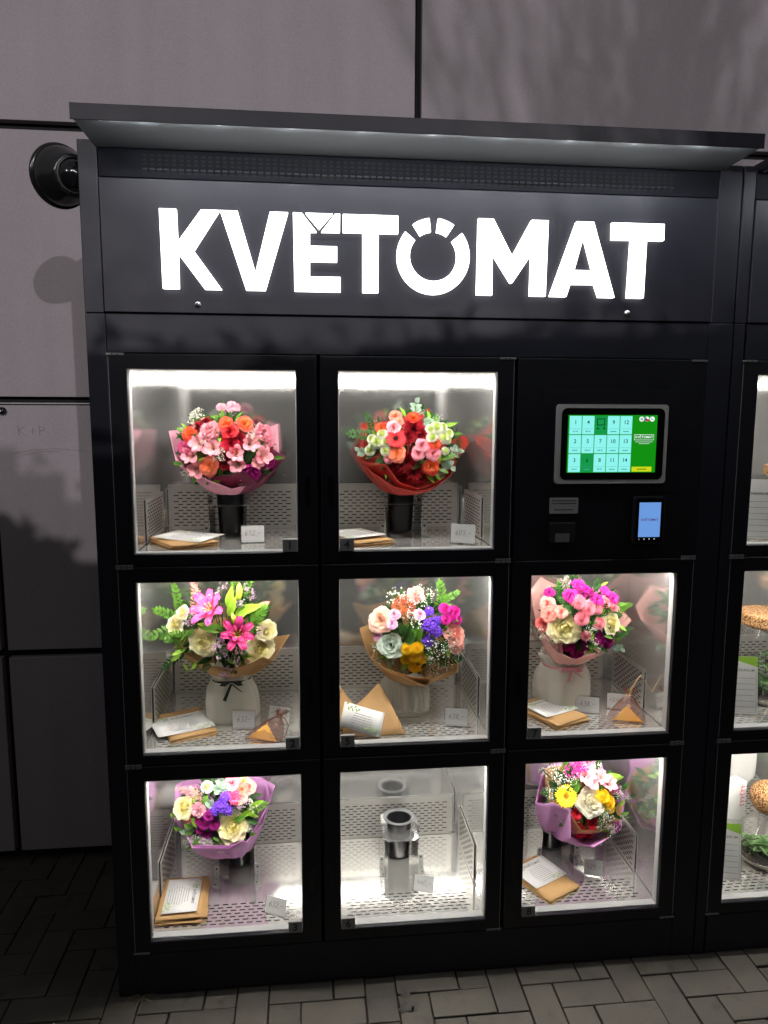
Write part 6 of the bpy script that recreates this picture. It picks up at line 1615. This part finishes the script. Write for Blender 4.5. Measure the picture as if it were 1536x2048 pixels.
pouch(2, (.264, .070, .046, .026, -24), (.022, .050, .042), 'brown organza pouch with looped cord beside the price slip under the lilies', 'gold wooden ornament inside the pouch under the lily bouquet',
      [(.024, .045, .041), (.045, .035, .046), (.062, .020, .036), (.060, .010, .016), (.050, .006, .006), (.036, .004, .003)], (.022, .032, .026), 3)
pouch(7, (1.190, .090, .046, .026, -18), (.012, .045, .054), 'brown organza pouch with pale cord raised in a loop, by the pink ribbon', 'gold wooden ornament inside the pouch with the pale raised cord',
      [(.012, .040, .056), (.020, .040, .080), (.034, .040, .106), (.040, .041, .109), (.046, .041, .100), (.060, .042, .080), (.068, .044, .066)], (.012, .026, .030), 9)

# ------------------------------------------------------------------ terrariums in the second machine
def cork_material():
    m, N, L, p = new_mat('cork'); tc = N.new('ShaderNodeTexCoord'); v = N.new('ShaderNodeTexVoronoi'); v.inputs['Scale'].default_value = 230; L.new(tc.outputs['Object'], v.inputs['Vector'])
    r = N.new('ShaderNodeValToRGB'); r.color_ramp.elements[0].color = (*srgb('cda678'), 1); r.color_ramp.elements[1].color = (*srgb('6a4424'), 1); r.color_ramp.elements[1].position = .62; e = r.color_ramp.elements.new(.36); e.color = (*srgb('b98d5c'), 1)
    L.new(v.outputs['Distance'], r.inputs['Fac']); L.new(r.outputs['Color'], p.inputs['Base Color']); p.inputs['Roughness'].default_value = .8
    bn = N.new('ShaderNodeBump'); bn.inputs['Strength'].default_value = .8; bn.inputs['Distance'].default_value = .002; L.new(v.outputs['Distance'], bn.inputs['Height']); L.new(bn.outputs['Normal'], p.inputs['Normal'])
    return m
M_cork = cork_material(); M_soil = mat('soil', (.05, .036, .024), .9, noise=.4, nscale=120); M_peb = mat('pale_gravel', (.30, .26, .20), .7, noise=.4, nscale=200); M_moss = petal_mat('moss', srgb('3c6020'), srgb('6c9438')); M_fit = petal_mat('fittonia', srgb('3a6a28'), srgb('a8c890'))
def terrarium(x, y, z, jar, cork, label, seed, plants, round_cork=False):
    root = thing('terrarium_jar', label, 'terrarium', (x, y, z), 'corked glass terrariums'); rnd = random.Random(seed)
    b = MB(); b.lathe(jar, 48); b.build('glass', M_glass, root, True)
    zt = jar[-1][1]; rt = jar[-1][0]; rc, hc = cork
    if round_cork:
        b = MB(); bm = bmesh.new(); bmesh.ops.create_icosphere(bm, subdivisions=4, radius=1)
        b.add([(v.co.x * rc * (1 + .04 * math.sin(3 * v.co.z)), v.co.y * rc, zt + hc * .86 + v.co.z * hc) for v in bm.verts], [[v.index for v in f.verts] for f in bm.faces]); bm.free(); b.build('cork_stopper', M_cork, root, True)
    else:
        b = MB(); b.lathe([(0, zt - .010), (rt - .004, zt - .010), (rt - .003, zt + .001), (rc, zt + .0015), (rc * 1.01, zt + .004), (rc, zt + hc - .003), (rc - .003, zt + hc), (0, zt + hc)], 40, wob=lambda a, s: 1 + .012 * math.sin(5 * a + seed) + .008 * math.sin(9 * a)); b.build('cork_lid', M_cork, root)
    rb = jar[2][0] * .93
    b = MB(); b.lathe([(0, .004), (rb * .8, .004), (rb, .014), (rb * 1.0, .020), (0, .021)], 32); b.build('gravel', M_peb, root)
    b = MB(); b.lathe([(0, .0212), (rb * 1.0, .0204), (rb * .98, .030), (rb * .5, .036), (0, .038)], 32, wob=lambda a, s: 1 + .03 * math.sin(4 * a)); b.build('soil', M_soil, root, True)
    b = MB()
    for i in range(500):
        a = rnd.uniform(0, 6.28); q_ = rb * math.sqrt(rnd.random()) * .92; p = Vector((q_ * math.cos(a), q_ * math.sin(a), .033)); leaf_shape(b, p, (rnd.gauss(0, .5), rnd.gauss(0, .5), 1), (rnd.gauss(0, 1), -1, 0), rnd.uniform(.006, .014), .0011, nv=2)
    b.build('moss', M_moss, root)
    for (px, py, h, n, l, w) in plants:
        b = MB(); b.tube([(px, py, .030), (px + rnd.uniform(-.006, .006), py, .03 + h * .6), (px + rnd.uniform(-.01, .01), py, .03 + h)], .0011, 5, 0, .3)
        for i in range(n):
            s = (i + 1) / n; a = i * 2.39996; p = (px, py, .03 + h * (.25 + .75 * s)); leaf_shape(b, p, (math.cos(a), math.sin(a), .35), (0, 0, 1), l * rnd.uniform(.7, 1.1), w * rnd.uniform(.8, 1.1), nv=5, bend=.3)
        b.build('plant', M_fit if seed % 2 else petal_mat('green', *map(srgb, HUES['green'])), root, True)
terrarium(1.640, .175, FL[0], [(0, .001), (.050, .001), (.062, .006), (.066, .020), (.066, .120), (.060, .140), (.046, .150), (.046, .158)], (.054, .026), 'jar terrarium with a flat cork lid behind the uppermost door', 2, [(.0, -.02, .06, 9, .03, .009), (-.03, -.01, .05, 8, .026, .009)])
terrarium(1.640, .200, FL[1], [(0, .001), (.058, .001), (.072, .008), (.078, .030), (.078, .170), (.074, .195), (.062, .208), (.062, .217)], (.080, .030), 'wide jar terrarium with a broad cork lid behind the middle door', 5, [(-.020, -.03, .115, 14, .036, .012), (-.050, -.02, .075, 11, .030, .012), (.02, -.03, .070, 10, .028, .011), (-.035, -.05, .045, 10, .03, .012)])
terrarium(1.652, .165, FL[2], [(0, .001), (.045, .001), (.066, .010), (.080, .040), (.078, .075), (.062, .105), (.046, .122), (.040, .134), (.044, .150)], (.046, .048), 'round bowl terrarium with a ball shaped cork stopper behind the bottom door', 7, [(-.025, -.035, .050, 12, .034, .013), (.015, -.03, .060, 12, .034, .013), (-.048, -.01, .050, 10, .030, .011), (.035, -.02, .045, 10, .03, .011), (-.005, -.045, .035, 10, .03, .012)], True)
def sleeve(x, y, z, w, h, deg, lean, label, seed, band=True):
    root = thing('card_sleeve', label, 'card', (x, y, z), 'care cards in clear sleeves', (0, 0, math.radians(deg))); Mr = Matrix.Rotation(-lean, 4, 'X')
    b = MB(); b.box(-w - .004, .004, -.0012, -.0009, -.004, h + .012); b.box(-w - .004, .004, .0009, .0012, -.004, h + .012); b.xform(T((0, 0, .005)) @ Mr); b.build('sleeve', M_acryl, root)
    MB().box(-w, 0, -.0003, .0003, 0, h).xform(T((0, 0, .005)) @ Mr).build('paper', M_paper, root)
    b = MB()
    for i in range(6):
        zz = h * (.62 - .10 * i); b.box(-w + .008, -.008, -.0006, -.0004, zz, zz + .0008)
    for xa, xb, za, zb in ((-w + .004, -.004, .004, .0046), (-.0046, -.004, .005, h * .78)): b.box(xa, xb, -.0006, -.0004, za, zb)
    t = text_mb('TERRÁRIUM', .0095, .005, 'RIGHT'); t.xform(T((-.008, -.0006, h * .76))); b.merge(t); b.xform(T((0, 0, .005)) @ Mr); b.build('lettering', M_ink, root)
    if band:
        b = MB(); b.add([(-w, -.0006, h), (-w, -.0006, h * .86), (-w * .5, -.0006, h * .92), (0, -.0006, h * .82), (0, -.0006, h)], [(0, 1, 2, 3, 4)]); b.xform(T((0, 0, .005)) @ Mr); b.build('green_band', mat('print_green', srgb('8cb83c'), .6), root)
sleeve(1.545, .075, FL[0], .095, .150, -14, .12, 'clear sleeve with a ruled care card behind the uppermost terrarium door', 1, False)
sleeve(1.549, .085, FL[1], .095, .150, -12, .16, 'clear sleeve with green topped care card behind the middle terrarium door', 2)
sleeve(1.533, .080, FL[2], .095, .150, -14, .18, 'clear sleeve with care card beside the round bowl terrarium', 3)
k = thing('paper_bag', 'white paper bag with pink marks behind the round bowl terrarium', 'bag', (1.585, .235, FL[2]), None, (0, 0, math.radians(20)))
b = MB(); b.box(-.05, .045, -.02, .02, 0, .205, c=.003); b.build('bag_body', M_paper, k)
b = MB()
for i in range(6):
    zz = .135 + .011 * i; b.box(.018, .036, -.0206, -.0202, zz, zz + .0022); b.box(.018 + .003 * (i % 3), .0205 + .003 * (i % 3), -.0206, -.0202, zz + .0026, zz + .008)
b.build('pink_print', mat('pink_ink', srgb('d8406c'), .6), k)
for x, lab in ((1.585, 'white padded cushion against the back wall behind the paper bag'), (1.690, 'second white padded cushion behind the ball cork stopper')):
    k = MB(); bm = bmesh.new(); bmesh.ops.create_icosphere(bm, subdivisions=4, radius=1)
    def sq(v, e): return math.copysign(abs(v) ** e, v)
    k.add([(sq(v.co.x, .55) * .048, sq(v.co.y, .8) * .018, sq(v.co.z, .55) * .075) for v in bm.verts], [[v.index for v in f.verts] for f in bm.faces]); bm.free()
    o = k.build('cushion', mat('white_cotton', (.66, .65, .63), .85, noise=.05), None, True, (x, .355, FL[2] + .205 - .0)); tag(o, lab, 'cushion', 'white cushions')

# ------------------------------------------------------------------ security camera on the left post
cam = thing('security_camera', 'black dome security camera with glossy lens on the machine side', 'camera', (-.081, .070, 1.862))
ax = Vector((.66, -.72, -.16)).normalized(); Mq = Vector((0, 0, 1)).rotation_difference(ax).to_matrix().to_4x4(); cc = T((-.045, -.012, .022)) @ Mq
M_cam = mat('camera_black', (.010, .010, .011), .20, noise=.1, nscale=40)
b = MB(); b.lathe([(0, -.036), (.046, -.036), (.0560, -.030), (.0600, -.016), (.0595, -.002), (.056, .010), (.051, .020), (.046, .032), (.041, .043), (.0375, .047), (.0345, .043), (.031, .038)], 48); b.xform(cc); b.build('housing', M_cam, cam, True)
b = MB(); b.lathe([(.0600, -.020), (.0640, -.020), (.0655, -.016), (.0640, -.011), (.0595, -.010)], 48); b.xform(cc); b.build('shroud_ring', M_cam, cam, True)
b = MB(); b.lathe([(.033, .038), (.031, .050), (.025, .061), (.014, .068), (0, .070)], 32); b.xform(cc); b.build('lens_dome', M_black, cam, True)
b = MB(); b.lathe([(.0350, .0445), (.0360, .0480), (.0335, .0485), (.032, .044)], 40); b.xform(cc); b.build('lens_ring', mat('camera_grey', (.05, .05, .052), .3), cam, True)
b = MB(); b.box(-.022, .0005, .030, .070, -.030, .010, c=.006); b.tube([(-.012, .05, -.01), (-.030, .035, .006), (-.050, .020, .020)], .018, 16); b.build('bracket', mat('camera_bracket', (.012, .012, .013), .6), cam)

# ------------------------------------------------------------------ behind the camera: street lamp, bare tree, added unseen hedge (they throw the shadows on the wall)
for (LAMP_POS, watts), lab in zip(LAMPS, ('tall street lamp across the yard on the tree side', 'tall street lamp across the yard on the open side')):
    sl = thing('street_lamp', lab, 'street lamp', (LAMP_POS.x + .9, LAMP_POS.y, 0), 'street lamps across the yard')
    b = MB(); b.tube([(0, 0, 0), (0, 0, 3), (0, 0, 5.6), (-.15, 0, 5.78), (-.6, 0, 5.82)], [.08, .06, .045, .04, .035], 12); b.build('pole', M_paint, sl, True)
    b = MB(); b.box(-1.15, -.55, -.13, .13, 5.78, 5.87, c=.02); b.build('head', M_paint, sl)
    MB().box(-1.08, -.62, -.09, .09, 5.765, 5.778).build('lens', emit('lamp_lens', (1, .93, .88), 14), sl)
tr = thing('bare_tree', 'young leafless tree whose branches shade the top of the wall', 'tree', (2.85, -3.9, 0)); rnd = random.Random(5); tb = MB()
def branch(p, d, l, r, depth):
    P = [p]; q_ = p
    for i in range(4):
        d = (d + Vector((rnd.gauss(0, .10), rnd.gauss(0, .10), rnd.gauss(.05, .06)))).normalized(); q_ = q_ + d * l / 4; P.append(q_)
    tb.tube(P, [r * (1 - .14 * i) for i in range(5)], 7 if depth < 2 else 4)
    if depth < 4:
        for i in range(5 if depth else 9):
            s = rnd.uniform(.35, 1); k_ = P[min(4, int(s * 4))]; a = rnd.uniform(0, 6.28)
            nd = (d * 1.2 + Vector((math.cos(a) * .40, math.sin(a) * .40, .35))).normalized(); branch(k_, nd, l * rnd.uniform(.55, .78), r * .60, depth + 1)
branch(Vector((0, 0, 0)), Vector((0, 0, 1)), 2.3, .045, 0)
tb.build('branch', mat('bark', (.06, .05, .04), .9, noise=.3, nscale=20), tr)
hg = thing('shade_hedge', 'unseen hedge added to shade the lower wall and machine front', 'hedge', (0, -3.2, 0)); b = MB(); rnd = random.Random(9)
HP = [(-4.2, 2.3), (-1.8, 2.3), (-1.42, 2.08), (-1.15, 1.92), (-1.0, 2.3), (.3, 2.36), (.70, 2.30), (1.08, 2.07), (1.2, 2.3), (1.6, 2.36), (4.6, 2.4)]  # top line of the added hedge, bent to set where its shade ends
def SHADE_HEDGE_TOP(x):
    for (xa, za), (xb, zb) in zip(HP, HP[1:]):
        if x <= xb: return za + (zb - za) * (x - xa) / (xb - xa)
    return 2.4
b2 = MB()
for i in range(86):
    x0_, x1_ = -4.1 + i * .1, -4.1 + (i + 1) * .1
    b2.box(x0_, x1_ - .002, -.35, .35, 0, SHADE_HEDGE_TOP(x0_ + .05) - .03)
b2.build('shade_hedge_core', mat('shade_hedge_dark', (.010, .016, .008), .9), hg)
for i in range(7500):
    x = rnd.uniform(-4.15, 4.45); t_ = SHADE_HEDGE_TOP(x); f_ = rnd.random()
    p = (x, rnd.choice((-1, 1)) * rnd.uniform(.33, .40), rnd.uniform(0, t_)) if f_ < .7 else (x, rnd.uniform(-.38, .38), t_ - .03 + rnd.gauss(0, .012))
    leaf_shape(b, p, (rnd.gauss(0, 1), rnd.gauss(0, 1), rnd.gauss(.3, 1)), (rnd.gauss(0, 1), rnd.gauss(0, 1), 1), rnd.uniform(.04, .07), rnd.uniform(.010, .018), nv=2)
b.build('leaves', petal_mat('dgreen', srgb('28481f'), srgb('3f6a2e')), hg)
